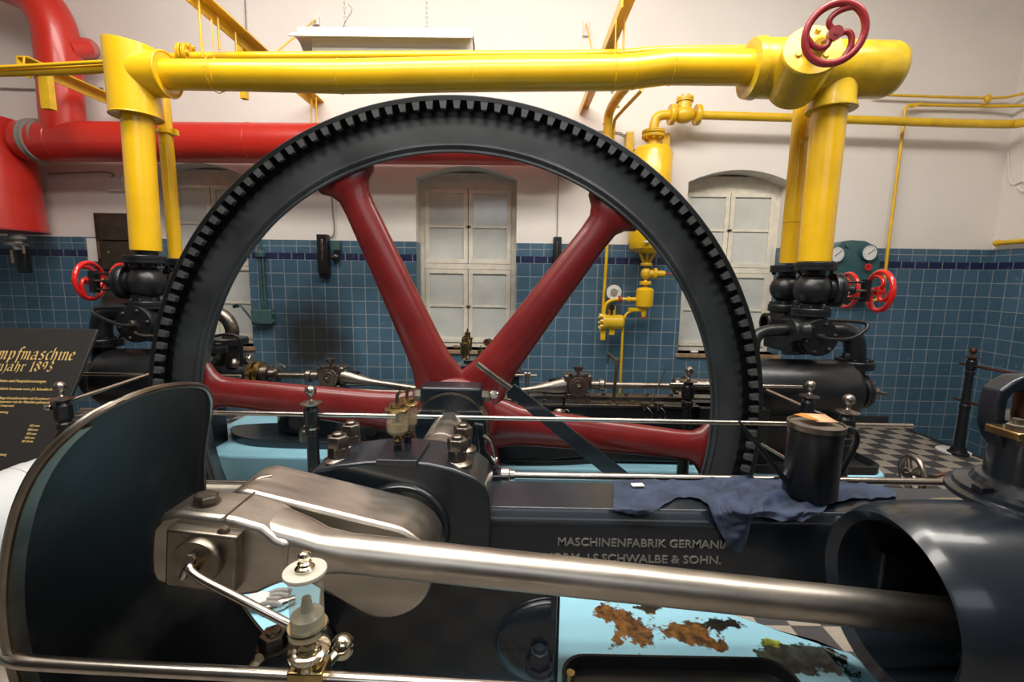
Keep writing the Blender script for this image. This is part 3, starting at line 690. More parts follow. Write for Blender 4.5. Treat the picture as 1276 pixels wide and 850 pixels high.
MB().lathe((P.x, .8, zb_-.062), (0, 0, 1), [(-.02, .024), (0, .030), (.008, .038), (.018, .040), (.023, .034), (.024, .018)], 36).out('bowl', 'nickel', big)
q = W(427, 806, .86); MB().sph(q, .024, (1, 1, 1.1), 24).cyl(q, (P.x+.02, .81, q.z-.005), .010).out('side_ball', 'nickel', big)
MB().box((P.x-.034, .775, PO.z-.03), (P.x+.034, .825, zb_-.078)).out('rail_clamp', 'brass', big, bevel=.004)
q = W(312, 832, .85); MB().tube([q+V((-.03, 0, -.02)), q, q+V((.02, 0, .022))], .010, 12, 1).out('spout', 'nickel', big)
# near steel rail
def railpt(px, py): return W(px, py, .80)
nr = thing('foreground_handrail', 'near bent steel tube rail along the bottom left edge', 'handrail', railpt(200, 833))
yb = [railpt(-300, 802), railpt(0, 824), railpt(360, 843), railpt(560, 854), railpt(1000, 880)]
MB().tube([W(28, 778, 1.0), W(12, 790, .93), W(2, 806, .85), railpt(8, 823), railpt(60, 828), railpt(360, 843), railpt(560, 854), railpt(900, 874)], .0135, 16, 2).out('tube', 'rail', nr)
MB().box((W(38, 770, 1.0).x-.03, .99, W(38, 770, 1.0).z-.03), (W(38, 770, 1.0).x+.01, 1.02, W(38, 770, 1.0).z+.02)).out('bracket', 'nut', nr)

# ------------------------------------------------------------------ valve rod behind the frame
vr = thing('valve_rod', 'straight polished valve rod running behind the engine frame top', 'valve rod', W(900, 598, 1.66))
a = W(628, 592, 1.66); c = W(1232, 602, 1.66)
MB().cyl(a, c, .0135, seg=20).out('rod', 'rail', vr)
MB().lathe(a, c-a, [(-.01, .028), (.018, .028), (.022, .022), (.04, .02)], 28).out('collar', 'rail', vr)
MB().box((a.x-.065, 1.60, a.z-.03), (a.x-.01, 1.70, a.z+.022)).out('rod_guide', 'navy', vr, bevel=.004)
q = V((a.x-.035, 1.62, a.z+.020)); MB().hexa(q, (0, 0, 1), .014, .014).cyl(q, q+V((0, 0, .03)), .007).out('guide_bolt', 'black', vr)
q = W(604, 560, 1.66); MB().prism([W(x, y, 1.66) for (x, y) in ((596, 545), (591, 528), (602, 530), (604, 560), (614, 575), (628, 592), (600, 592))], (0, .02, 0)).out('eccentric_strap', 'navy', vr, bevel=.002)
MB().tube([W(602, 543, 1.66), W(611, 550, 1.66), W(616, 570, 1.66)], .007, 8, 2).out('strap_rib', 'bright', vr)

# ------------------------------------------------------------------ pale blue plinth, tray
PB = M_['palebl'] = lightblue_mat()
pts = [WZ(px, py, .25) for (px, py) in ((560, 728), (720, 728), (893, 757), (960, 780), (1060, 812), (1110, 850), (1130, 900))]
pts = [V((p.x, p.y, .25)) for p in pts]
pp = [V((-1.4, 2.42, .25)), V((.15, 2.42, .25))]+pts[2:-1]+[V((1.25, 1.62, .25)), V((1.25, 1.3, .25)), V((-1.4, 1.3, .25))]
pp = [V((-1.4, 2.12, .25)), V((.55, 2.12, .25))]+pts[2:-1]+[V((1.22, 1.62, .25)), V((1.22, 1.25, .25)), V((-1.4, 1.25, .25))]
MB().prism(pp, (0, 0, -.25)).out('engine_plinth', PB, None, bevel=.015, label='pale blue engine plinth with rust patches under the near frame', cat='plinth')
tr = thing('drip_tray', 'black drip tray with rounded corners before the pale blue plinth', 'drip tray', W(820, 850, 1.5))
a = WZ(697, 817, .29); c = WZ(975, 850, .29)
out_, in_ = [], []
def rrect(x0, y0, x1, y1, r, z, n=6):
    P = []
    for (cx, cy, a0) in ((x1-r, y1-r, 0), (x0+r, y1-r, 90), (x0+r, y0+r, 180), (x1-r, y0+r, 270)):
        for i in range(n+1):
            t = math.radians(a0+90*i/n); P.append(V((cx+r*math.cos(t), cy+r*math.sin(t), z)))
    return P
x0, x1, y1 = a.x, WZ(985, 835, .29).x, a.y; y0 = y1-.36
R_ = lambda g, z: rrect(x0+g, y0+g, x1-g, y1-g, .09-g*.6, z)
MB().ringloft([R_(0, .26), R_(0, .30), R_(.012, .302), R_(.02, .285), R_(.022, .255)], cap=True).out('tray', 'black', tr, sharp=30)
q = W(711, 838, 1.33); MB().cyl(q-V((0, 0, .1)), q, .014).out('drain_stub', 'brass', tr)

# ------------------------------------------------------------------ rag, oil can
def rag():
    back = [(762, 599), (800, 598), (850, 597), (900, 596), (950, 596), (1000, 597), (1060, 600), (1118, 612)]
    front = [(768, 636), (785, 641), (812, 643), (830, 628), (846, 620), (872, 622), (886, 636), (900, 668), (908, 684), (926, 690), (934, 655), (940, 642), (962, 646), (1000, 648), (1022, 640), (1040, 628), (1070, 622), (1118, 620)]
    def lut(tab, x):
        for i in range(len(tab)-1):
            if tab[i][0] <= x <= tab[i+1][0]:
                f = (x-tab[i][0])/(tab[i+1][0]-tab[i][0]); return tab[i][1]*(1-f)+tab[i+1][1]*f
        return tab[0][1] if x < tab[0][0] else tab[-1][1]
    from mathutils import noise
    TZ = FT+.006
    def fn(u, v):
        px = 764+(1117-764)*u; pxe = px+4*math.sin(v*9)
        yb_, yf_ = lut(back, pxe), lut(front, pxe)
        yf_ += 2.5*noise.noise(V((px*.11, 3, 0)))
        py = yb_*(1-v)+yf_*v
        lim = 633+.012*(px-764)
        if py < lim: p = WZ(px, py, TZ)
        else:
            p = W(px, py, FY-.010); 
        if p.y > 1.62: p = WZ(px, yb_+2, TZ)
        h = noise.noise(V((px*.035, py*.07, 1.3)))*.5+noise.noise(V((px*.09, py*.13, 4)))*.35+abs(noise.noise(V((px*.03+py*.05, py*.02, 8))))*1.1
        amp = .016+(.016 if 880 < px < 1040 else 0)
        d = V((0, -.25, 1)) if py < lim else V((0, -1, .25))
        return p+d*(abs(h)*amp)
    r = MB().grid(fn, 120, 36).out('cloth', 'rag', rg_t, sharp=80, subsurf=1)
rg_t = thing('blue_rag', 'crumpled dark blue work rag draped over the engine frame edge', 'rag', W(900, 615, 1.5))
rag()
q = WZ(795, 604, FT+.02); MB().box(q+V((-.022, -.010, -.004)), q+V((.020, .013, .0)), R=Matrix.Rotation(.1, 3, 'Z')).out('cloth_tag', 'label', rg_t)
cp = W(1009, 604, 1.50); cp.z = FT+.020
can = thing('oil_can', 'black cylindrical oil can with thin spout and strap handle on the rag', 'oil can', cp)
hc = W(1015, 528, 1.50).z-cp.z
MB().lathe(cp, (0, 0, 1), [(0, .078), (.004, .081), (hc-.012, .081)], 48).out('body', 'black', can)
MB().ring(cp+V((0, 0, hc-.014)), (0, 0, 1), [(0, .080), (0, .0855), (.018, .0855), (.018, .080), (.012, .078)], 48).out('rim', 'steel2', can)
MB().lathe(cp+V((0, 0, hc-.012)), (0, 0, 1), [(0, .079), (.010, .079), (.0105, .001)], 48).out('lid', 'canlid', can, sharp=10)
s0 = cp+V((-.078, -.01, .035)); s1 = W(921, 525, 1.45)
MB().tube([s0+V((.02, 0, -.02)), s0, s0*.5+s1*.5, s1], lambda t: .013*(1-t)+.004*t, 12, 1).out('spout', 'black', can)
hd = [cp+V((.078, -.0, hc-.03)), cp+V((.10, -.0, hc-.004)), cp+V((.135, -.0, hc-.02)), cp+V((.145, 0, hc-.06)), cp+V((.125, 0, hc-.11)), cp+V((.095, 0, .06)), cp+V((.080, 0, .05))]
MB().tube(hd, .012, 12, 2, flat=.35).out('handle', 'black', can)
z0 = cp.z+hc+.008; sp_ = thing('paper_slip', 'torn tan paper slip with an orange corner lying on the oil can lid', 'paper', (cp.x, cp.y, z0))
q = V((cp.x, cp.y, z0))
MB().faces([q+V((-.022, .052, .012)), q+V((.058, .048, .010)), q+V((.058, -.022, .004)), q+V((-.015, -.026, .006))], [(0, 1, 2, 3)]).out('tan_sheet', 'paper', sp_, solid=.0015)
MB().faces([q+V((-.050, .045, .010)), q+V((-.020, .040, .016)), q+V((-.008, -.024, .010)), q+V((-.030, -.020, .012))], [(0, 1, 2, 3)]).out('orange_corner', 'orange', sp_, solid=.0015)

# ------------------------------------------------------------------ round fitting on the guide barrel, right edge
g0 = W(1292, 622, 1.12); g0.z = AZ+.235
gov = thing('governor_stand', 'dark round based governor stand cut by the right picture edge', 'governor', g0)
gov.location = g0
MB().lathe(g0+V((0, 0, -.01)), (0, 0, 1), [(0, .175), (.012, .175), (.018, .160), (.030, .158), (.036, .128), (.055, .118), (.06, .10)], 56).out('base_flange', 'navy', gov)
MB().lathe(g0+V((0, 0, .04)), (0, 0, 1), [(0, .105), (.14, .100), (.15, .112), (.165, .112), (.17, .08)], 48).out('column', 'navy', gov)
ap = [W(x, y, 1.12) for (x, y) in ((1276, 470), (1262, 477), (1248, 487), (1243, 505), (1240, 530), (1244, 548), (1254, 562), (1264, 556), (1256, 540), (1254, 520), (1257, 500), (1264, 490), (1290, 486), (1310, 486), (1310, 470))]
MB().prism(ap, (0, .05, 0)).out('bracket_arm', 'navy', gov, bevel=.006)
q = W(1277, 540, 1.05); MB().box((q.x-.045, 1.02, q.z-.012), (q.x+.08, 1.10, q.z+.008)).out('clamp_bar', 'brass', gov, bevel=.004)
q = W(1267, 535, 1.05); MB().hexa(q-V((0, 0, .005)), (0, 0, 1), .020, .018).cyl(q, q+V((0, 0, .025)), .010).out('clamp_nut', 'steel2', gov)
q = W(1285, 505, 1.14); MB().cyl(q-V((0, 0, .05)), q+V((0, 0, .04)), .034).out('spring_pot', 'rustrod', gov)
q = W(1266, 471, 1.15); MB().tube([q, q+V((.05, 0, -.008)), q+V((.12, 0, -.02))], .008, 12).out('lever', 'rail', gov)
q = W(1222, 622, 1.12); MB().box((q.x-.02, q.y-.02, g0.z+.018), (q.x+.012, q.y+.01, g0.z+.036)).out('flange_lug', 'black', gov, bevel=.003)
MB().cyl(g0+V((0, 0, .18)), (g0.x, g0.y, W(1290, 486, 1.12).z), .05).out('inner_post', 'black', gov)

# small handwheel and its rod behind the frame
hw = W(1137, 590, 1.78)
def handwheel(name, label, c, axis, R, r, m, spokes=3, stem=.1, group=None, cat='handwheel', curl=.5, stemm='nut'):
    t = thing(name, label, cat, c, group); c = V(c); x, y, z = frame_of(axis)
    MB().torus(c, z, R, r, 48, 14).out('rim', m, t)
    for i in range(spokes):
        a = 2*PI*i/spokes+.5
        pts = [c+(x*math.cos(a+curl*math.sin(PI*k/8*1.35))+y*math.sin(a+curl*math.sin(PI*k/8*1.35)))*(R*k/8)-z*(.008*(1-k/8)) for k in range(9)]
        MB().tube(pts, r*.8, 10, 1).out('spoke', m, t)
    MB().lathe(c-z*.022, z, [(0, r*1.8), (.044, r*1.8)], 20).out('hub', m, t)
    MB().cyl(c-z*stem, c+z*.03, r*.6).out('stem', stemm, t)
    return t
h_ = handwheel('small_handwheel', 'small bare metal handwheel standing just behind the frame', hw, (1, -.15, .05), .068, .011, 'steel2', 5, .03, curl=0)
a, c = W(1163, 594, 1.80), W(1250, 575, 1.9)
MB().lathe(hw, a-hw, [(0, .02), (.04, .022), (.06, .014), ((a-hw).length, .014)], 20).out('bonnet', 'nut', h_)
MB().cyl(a, c, .008).out('control_rod', 'rustrod', None, label='thin rusty rod rising right from the small handwheel', cat='rod')
# barring lever leaning through the wheel
lv = thing('barring_lever', 'flat dark lever with round steel handle leaning in front of the hub', 'lever', W(770, 592, 2.47))
a, b_, c = W(594, 453, 2.40), W(636, 484, 2.43), W(775, 596, 2.47)
MB().tube([a, a*.5+b_*.5, b_], .0165, 16).out('handle', 'steel2', lv)
d = (c-b_).normalized(); n = V((0, 1, 0)); sd = d.cross(n).normalized()
MB().ringloft([[b_+sd*s*.034+n*t for (s, t) in ((-1, -.01), (1, -.01), (1, .01), (-1, .01))], [c+d*.5+sd*s*.052+n*t for (s, t) in ((-1, -.01), (1, -.01), (1, .01), (-1, .01))]]).out('bar', 'navy', lv, bevel=.003)
# ------------------------------------------------------------------ guard rails round the flywheel
RY = 2.35                                          # rail in front of the wheel
def post(name, label, ball, Y, group, h_base=0., rm='finial', pm='black'):
    c = W(ball[0], ball[1], Y); t = thing(name, label, 'railing post', (c.x, c.y, h_base), group)
    r = .030
    MB().sph(c, r, (1, 1, 1), 20).lathe(c-V((0, 0, .055)), (0, 0, 1), [(0, .016), (.012, .010), (.03, .014)], 16).out('finial', rm, t)
    MB().lathe(c-V((0, 0, .074)), (0, 0, 1), [(0, .030), (.004, .053), (.010, .055), (.016, .030), (.022, .014)], 28).out('cap', rm, t)
    z = c.z-.074
    MB().lathe((c.x, c.y, h_base), (0, 0, 1), [(0, .085), (.02, .085), (.03, .070), (.06, .058), (.075, .058), (.08, .046), (.10, .042), (z-h_base-.50, .036), (z-h_base-.49, .042), (z-h_base-.46, .042), (z-h_base-.45, .034), (z-h_base-.17, .029), (z-h_base-.16, .035), (z-h_base-.13, .037), (z-h_base-.12, .028), (z-h_base-.10, .040), (z-h_base-.03, .040), (z-h_base-.01, .030), (z-h_base, .030)], 16).out('column', pm, t, sharp=25)
    return t
G1 = 'black railing posts round the flywheel pit'
post('railing_post', 'black railing post with steel ball finial, right before the left end of the wheel hub', (387, 487), RY, G1)
post('railing_post', 'black railing post seen just behind the oil can handle', (1058, 498), RY, G1)
post('railing_post', 'black railing post half hidden behind the oil can lid', (1010, 480), 2.70, G1)
post('railing_post', 'black railing post seen through the wheel near its right rim', (859, 462), 2.93, G1)
post('railing_post', 'black railing post with a short side knob before the sign board', (75, 482), 2.42, G1)
q = W(62, 508, 2.40); MB().lathe(q, (1, -.1, .0), [(-.03, .006), (-.02, .016), (0, .018), (.012, .012)], 16).out('rail_end', 'rail', None, label='short steel rail end sticking out of the post before the sign board', cat='rail end')
def rod(name, label, a, c, r, m='rail', cat='rail'):
    a, c = V(a), V(c); d = (c-a).normalized()
    return MB().lathe(a, d, [(0, r*.55), (r*.5, r), ((c-a).length-r*.5, r), ((c-a).length, r*.55)], 16).out(name, m, None, label=label, cat=cat)
rod('guard_rail', 'long steel rail crossing in front of the flywheel hub', W(100, 511, RY), W(1138, 531, RY), .0125)
rod('guard_rail', 'lower steel rail left of the crank, below the red spoke', W(60, 597, RY), W(392, 603, RY), .0125)
rod('guard_rail', 'steel rail behind the wheel, ending left of the brass flanged gland', W(100, 466, 3.04), W(301, 469, 3.04), .0125)
rod('guard_rail', 'short steel rail behind the wheel at the far right post', W(834, 479, 3.04), W(1000, 482, 3.04), .0125)
rod('guard_rail', 'slanting steel rail from the sign post to the back', W(80, 502, 2.42), W(196, 463, 3.0), .0125)
rod('guard_rail', 'slanting upper steel rail behind the oil can on the right', W(955, 486, 3.0), W(1029, 519, 2.62), .0125)
rod('guard_rail', 'slanting lower steel rail behind the oil can on the right', W(948, 553, 3.0), W(1022, 596, 2.62), .0125)
# post at the stairwell
t = post('stair_post', 'rust-topped black railing post standing at the stairwell corner', (1213, 437), 4.38, None, rm='rustrod')
sp = t.location
for (py0, py1, py2, tag_) in ((453, 458, 465, 'upper'), (499, 502, 514, 'lower')):
    zz = W(1213, (py0+py1)/2, 4.38).z
    rod('stair_rail', '%s rusty stair rail running toward the right edge' % tag_, (sp.x, sp.y+.12, zz), (sp.x+.02, 1.2, zz), .012, 'rustrod', 'stair rail')
MB().lathe((sp.x+.02, sp.y+.07, .0), (0, 0, 1), [(0, .135), (.012, .135), (.015, .128)], 40).out('base_disc', 'chalk', None, label='white round disc lying under the stairwell post foot', cat='disc')

# ------------------------------------------------------------------ far engine
YF = 3.25
PLZ = .373
def slab(pts, z0, z1, name, m, parent=None, **kw):
    return MB().ringloft([[V((x, y, z0)) for (x, y) in pts], [V((x, y, z1)) for (x, y) in pts]]).out(name, m, parent, **kw)
def arcpts(pts, n=3):
    P = [V((x, y, 0)) for (x, y) in pts]
    for _ in range(n):
        Q = []
        for i in range(len(P)):
            a, b_ = P[i], P[(i+1) % len(P)]; Q += [a*.8+b_*.2, a*.2+b_*.8]
        P = Q
    return [(p.x, p.y) for p in P]
slab([(-2.45, 3.5), (-2.3, 3.2), (-2.0, 3.12), (-.95, 3.12), (-.75, 3.0), (.1, 3.0), (1.0, 3.0), (2.40, 2.95), (2.52, 3.0), (2.56, 3.1), (2.56, 4.1), (-2.45, 4.1)], 0, PLZ, 'far_plinth', M_['palebl'], label='long pale blue plinth carrying the far engine behind the wheel', cat='plinth', bevel=.02)
fe = thing('far_engine_bed', 'black cast bed of the far engine behind the right half of the wheel', 'engine bed', (.9, 3.3, PLZ))
BZ = CAMZ-.848
xa, xb = W(640, 505, 3.08).x, W(962, 505, 3.08).x
MB().box((xa-.3, 3.08, PLZ+.02), (xb, 3.34, BZ-.015)).out('bed', 'black', fe, bevel=.012)
MB().box((xa-.10, 3.065, BZ-.018), (xb-.05, 3.17, BZ)).out('top_plate', 'nut', fe, bevel=.003)
MB().box((xa-.10, 3.26, BZ-.018), (xb-.05, 3.36, BZ+.008)).out('top_plate', 'steel2', fe, bevel=.003)
MB().box((W(868, 505, 3.1).x, 3.03, BZ-.12), (W(905, 505, 3.1).x, 3.34, BZ-.0)).out('bed_step', 'black', fe, bevel=.006)
pts = arcpts([(-.10, 3.02), (.30, 3.03), (.75, 3.12), (xb+.1, 3.14), (xb+.1, 3.5), (-.2, 3.5)], 2)
slab(pts, PLZ, PLZ+.035, 'bed_flange', 'black', fe, bevel=.006)
slab(arcpts([(-.45, 2.99), (.05, 3.0), (.32, 3.04), (.6, 3.10), (.6, 3.5), (-.45, 3.5)], 2), PLZ+.03, BZ-.06, 'crank_casing', 'black', fe, bevel=.03)
bn = MB().lathe((0, 0, 0), (0, 0, 1), [(0, .018), (.006, .018)], 16).hexa((0, 0, .005), (0, 0, 1), .014, .016).lathe((0, 0, .018), (0, 0, 1), [(0, .007), (.006, .006)], 10)
n1 = bn.out('bed_nut', 'steel2')
first = True
for px in (679, 707, 734, 788, 653): 
    p = W(px, 503, 3.10); c = n1 if first else n1.copy()
    if not first: COL.objects.link(c)
    first = False; c.parent = fe; c.location = V((p.x, 3.11, BZ))-fe.location
for px in (678, 752, 780, 806, 836):
    p = W(px, 494, 3.30); c = n1.copy(); COL.objects.link(c); c.parent = fe; c.location = V((p.x, 3.30, BZ+.008))-fe.location
# left bed
fl = thing('left_engine_bed', 'dark rounded bed of the left far engine above the pale blue plinth', 'engine bed', (-1.45, 3.4, PLZ))
slab(arcpts([(-2.3, 3.6), (-2.15, 3.38), (-1.9, 3.27), (-.9, 3.25), (-.75, 3.35), (-.75, 3.7), (-1.95, 3.7)], 2), PLZ, PLZ+.06, 'bed_flange', 'navy', fl, bevel=.006)
slab(arcpts([(-1.9, 3.55), (-1.7, 3.36), (-.9, 3.36), (-.8, 3.45), (-.8, 3.68), (-1.9, 3.68)], 2), PLZ+.05, BZ-.05, 'bed_body', 'navy', fl, bevel=.03)
MB().box((-2.0, 3.28, BZ-.07), (-.62, 3.55, BZ-.03)).out('top_plate', 'black', fl, bevel=.006)
q = V((W(395, 536, 3.3).x-.09, 3.31, PLZ+.05)); MB().lathe(q, (0, 0, 1), [(0, .05), (.08, .045), (.09, .03)], 20).hexa(q+V((0, 0, .088)), (0, 0, 1), .032, .035).out('anchor_nut', 'steel2', fl)
MB().box((-1.2, 2.99, PLZ+.10), (-.50, 3.25, PLZ+.30)).out('bed_arm', 'navy', fl, bevel=.02)
q = W(463, 537, 2.96); MB().cyl(q+V((0, 0, 0)), q+V((0, .1, 0)), .04).box((q.x, q.y+.01, q.z-.02), (q.x+.12, q.y+.09, q.z+.05)).out('brake_shoe', 'black', fl, bevel=.004)

def crosshead(name, label, c, s, wide, nutm='steel2'):
    """c centre of the pin boss facing the camera; s=+1: piston rod leaves to the right"""
    t = thing(name, label, 'crosshead', (c.x, c.y, c.z-.1)); X = V((s, 0, 0))
    MB().lathe(c+V((0, .09, 0)), (0, -1, 0), [(0, .070), (.09, .070), (.10, .066), (.10, .05), (.105, .048), (.105, .001)], 36).out('pin_boss', nutm, t)
    MB().hexa(c+V((0, -.012, 0)), (0, -1, 0), .028, .012).hexa(c+V((0, -.022, 0)), (0, -1, 0), .016, .014).out('pin_nut', 'steel2', t)
    MB().box((c.x-.098, c.y+.035, c.z-.03), (c.x+.098, c.y+.16, c.z+.075)).out('block', nutm, t, bevel=.01)
    MB().box((c.x-.08, c.y-.0, c.z-.11), (c.x+.08, c.y+.17, c.z-.05)).out('slipper', 'nut', t, bevel=.006)
    b = MB()
    for dx in (-.055, .055): b.hexa(c+V((dx, .03, .072)), (0, 0, 1), .015, .016)
    b.box((c.x-.07, c.y+.02, c.z+.068), (c.x+.07, c.y+.06, c.z+.078)); b.out('top_bolts', 'nut', t)
    MB().lathe(c+V((0, .05, .075)), (0, 0, 1), [(0, .012), (.02, .010), (.03, .022), (.045, .034), (.062, .036), (.064, .030), (.055, .001)], 20).out('oil_funnel', 'nut', t)
    # piston rod and its clamp collar
    MB().lathe(c+V((s*.09, .08, 0)), X, [(0, .030), (.06, .032), (.065, .042), (.095, .044), (.10, .030), (.11, .0215), (wide, .0215)], 28).out('piston_rod', 'steel2', t)
    return t
cR = W(721, 482.5, 3.14); cL = W(409, 472, 3.22)
crosshead('crosshead', 'brown steel crosshead with oil funnel right of the wheel hub', cR, 1, W(846, 480, 3.22).x-cR.x-.08)
crosshead('crosshead', 'brown steel crosshead with oil funnel left of the wheel hub', cL, -1, cL.x-W(345, 467, 3.3).x-.08)
def conrod(name, label, c, far, s):
    t = thing(name, label, 'connecting rod', (c.x, c.y, c.z-.1)); d = (far-c); L = d.length; u = d.normalized(); z = V((0, 0, 1)); z = (z-u*z.dot(u)).normalized(); y = u.cross(z)
    rings = []
    for (tt, hz, hy) in ((.06, .062, .055), (.12, .058, .055), (.17, .050, .05), (.22, .038, .04), (.28, .026, .027), (.34, .022, .022), (L, .027, .027)):
        rings.append([c+u*tt+z*(hz*math.sin(2*PI*j/20))+y*(hy*math.cos(2*PI*j/20)) for j in range(20)])
    MB().ringloft(rings).out('shank', 'steelmid', t, sharp=50)
    e = c+u*.135; MB().obox(e+z*.052, u, y, z, .045, .02, .008).out('fork_slot', 'black', t)
    return t
conrod('connecting_rod', 'far steel connecting rod between the hub and the right crosshead', cR+V((-.02, .08, 0)), W(603, 492, 3.2), -1)
conrod('connecting_rod', 'far steel connecting rod between the left crosshead and the hub', cL+V((.02, .08, 0)), W(548, 489, 3.2), 1)
rod('valve_rod', 'thin lower steel rod under the left far connecting rod', W(437, 487, 3.15), W(540, 490, 3.15), .016, 'steel2', 'rod')
g = thing('stuffing_box', 'brown steel stuffing box where the right piston rod enters', 'stuffing box', W(845, 490, 3.2))
q = W(838, 481, 3.22)
MB().lathe(q, (1, 0, 0), [(0, .035), (.01, .055), (.04, .062), (.045, .05), (.08, .05), (.082, .075), (.11, .075), (.112, .055), (.5, .055)], 32).out('gland', 'nut', g)
b = MB()
for a in (.6, 2.2, 3.9, 5.4): b.hexa(q+V((.06, .062*math.cos(a), .062*math.sin(a))), (-1, 0, 0), .013, .03)
b.out('gland_nuts', 'steel2', g)
gl = thing('stuffing_box', 'brass flanged stuffing box left of the left crosshead', 'stuffing box', W(330, 486, 3.3))
q = W(303, 466, 3.32)
MB().lathe(q+V((-.25, 0, 0)), (1, 0, 0), [(0, .075), (.22, .072), (.32, .070)], 32).out('barrel', 'navy', gl)
MB().lathe(q+V((.06, 0, 0)), (1, 0, 0), [(0, .075), (.0, .092), (.035, .095), (.037, .06), (.055, .06), (.056, .096), (.085, .096), (.087, .07)], 36).out('flange', 'brass', gl)
MB().lathe(q+V((.15, 0, 0)), (1, 0, 0), [(0, .070), (.045, .068), (.05, .045), (.09, .040), (.095, .055), (.12, .055), (.13, .03)], 32).out('gland', 'nut', gl)
MB().tube([q+V((.20, -.03, .04)), q+V((.24, -.03, .08)), q+V((.29, -.03, .09)), q+V((.33, -.03, .06))], .004, 8, 2).out('hook', 'rail', gl)
q2 = W(292, 452, 3.3); MB().lathe(q2, (0, 0, 1), [(-.03, .05), (.0, .045), (.01, .03), (.03, .02)], 20).out('plug', 'nut', gl)

# far outboard bearing and two oil cups
fb = thing('far_bearing', 'blue-black bearing with domed cap seen just above the wheel hub', 'bearing', (AX, 3.75, PLZ))
cz = CAMZ-.674; YB2 = 3.62
dome = [(-.36, -.12), (-.35, -.07), (-.28, -.045), (-.16, -.02), (0, 0), (.16, -.02), (.26, -.045), (.31, -.07), (.32, -.12)]
MB().prism([V((-.24+x*.95, YB2, cz+z)) for (x, z) in dome], (0, .22, 0)).out('bearing_cap', 'navy', fb, bevel=.01)
MB().box((-.24-.30, YB2+.01, PLZ), (-.24+.28, YB2+.2, cz-.11)).out('pedestal', 'black', fb, bevel=.01)
q = W(592, 449, 3.66); MB().box((q.x-.09, 3.62, cz-.01), (q.x+.10, 3.80, cz+.018)).out('oiler_plate', 'navy', fb, bevel=.004)
q = V((W(553, 443, 3.72).x, 3.72, cz-.01)); MB().lathe(q, (0, 0, 1), [(0, .036), (.01, .034)], 20).hexa(q+V((0, 0, .01)), (0, 0, 1), .026, .05).out('cap_nut', 'nut', fb)
def fullbrass(p, label, s):
    t = thing('oil_cup', label, 'oil cup', p); P = V(p)
    MB().lathe(P, (0, 0, 1), [(0, .02*s), (.02*s, .014*s), (.04*s, .014*s), (.042*s, .024*s), (.055*s, .03*s), (.12*s, .032*s), (.125*s, .036*s), (.132*s, .036*s), (.135*s, .02*s), (.16*s, .018*s)], 24).out('cup', 'brass', t)
    MB().lathe(P+V((0, 0, .155*s)), (0, 0, 1), [(0, .02*s), (.01*s, .02*s), (.012*s, .008*s), (.035*s, .005*s)], 16).out('cap', 'nut', t)
    return t
fullbrass(V((W(578, 449, 3.67).x, 3.67, cz+.018)), 'front brass oil cup on the far bearing before the middle window', 1.0)
fullbrass(V((W(582.5, 440, 3.77).x, 3.77, cz+.018)), 'rear taller brass oil cup on the far bearing before the middle window', 1.25)
fullbrass(V((W(599, 447, 3.72).x, 3.72, cz-.01)), 'small capped brass oil cup at the right side of the far bearing', .72)
# small fittings on the right bed
br = thing('indicator_bracket', 'upright steel bracket with cranked top arm on the far engine bed', 'bracket', W(764, 507, 3.1))
a = V((W(764, 507, 3.1).x, 3.1, BZ)); c = W(769, 451, 3.1)
MB().tube([a, a*.4+c*.6, c], .011, 10).out('upright', 'steel2', br)
MB().lathe(a, (0, 0, 1), [(0, .045), (.012, .04), (.014, .015)], 20).out('foot', 'nut', br)
e = W(758, 441, 3.1); MB().tube([c, e], .011, 10).cyl(c+V((0, -.02, 0)), c+V((0, .02, 0)), .017).cyl(e+V((0, 0, .005)), e+V((0, 0, -.07)), .006).out('top_arm', 'steel2', br)
b2 = thing('rocker_stand', 'thin steel stand with a cross bar right of the hub', 'stand', W(657, 508, 3.1))
a = V((W(657, 508, 3.3).x, 3.3, BZ)); c = W(657, 466, 3.3)
MB().cyl(a-V((0, 0, .1)), c+V((0, 0, .02)), .014).out('upright', 'steel2', b2)
MB().cyl(W(618, 467, 3.3), W(669, 468, 3.3), .009).cyl(c-V((.02, 0, 0)), c+V((.02, 0, 0)), .016).out('cross_bar', 'steel2', b2)
for (px, lab) in ((804, 'left small drip cup with wire loop on the far bed edge'), (821, 'right small drip cup with wire loop on the far bed edge')):
    p = V((W(px, 503, 3.07).x, 3.075, BZ-.01)); t = thing('drip_cup', lab, 'drip cup', p)
    MB().lathe(p, (0, 0, 1), [(-.03, .012), (0, .014), (.015, .014), (.02, .034), (.03, .036), (.034, .02)], 20).out('cup', 'nut', t)
    MB().tube([p+V((.01, -.02, 0)), p+V((.035, -.03, -.02)), p+V((.05, -.03, -.06)), p+V((.03, -.03, -.085)), p+V((.0, -.03, -.07))], .003, 6, 2).out('wire_loop', 'rail', t)
rod('dip_stick', 'thin dark stick leaning up beside the drip cups', W(811, 503, 3.07), W(830, 459, 3.10), .004, 'nut', 'stick')
cl = thing('cable_clamp', 'bright tangled wire clamp on the far bed behind the lever', 'clamp', W(700, 520, 3.03))
q = W(697, 514, 3.04)
MB().sph(q, .035, (1.3, .6, .8), 14).out('clamp_body', 'rail', cl); MB().tube([q+V((.02, -.02, .02)), q+V((.06, -.03, .03)), q+V((.07, -.03, -.02)), q+V((.03, -.03, -.04)), q+V((-.02, -.03, -.03))], .004, 6, 2).out('wire', 'rail', cl)
MB().cyl(q+V((.025, 0, 0)), q+V((.03, 0, .09)), .006).lathe(q+V((.03, 0, .09)), (0, 0, 1), [(0, .010), (.018, .010)], 10).out('clamp_screw', 'black', cl)
hb = thing('crank_end_block', 'dark block with bright hexagon bolts right of the wheel hub', 'block', W(633, 500, 2.95))
b = W(628, 487, 2.97)
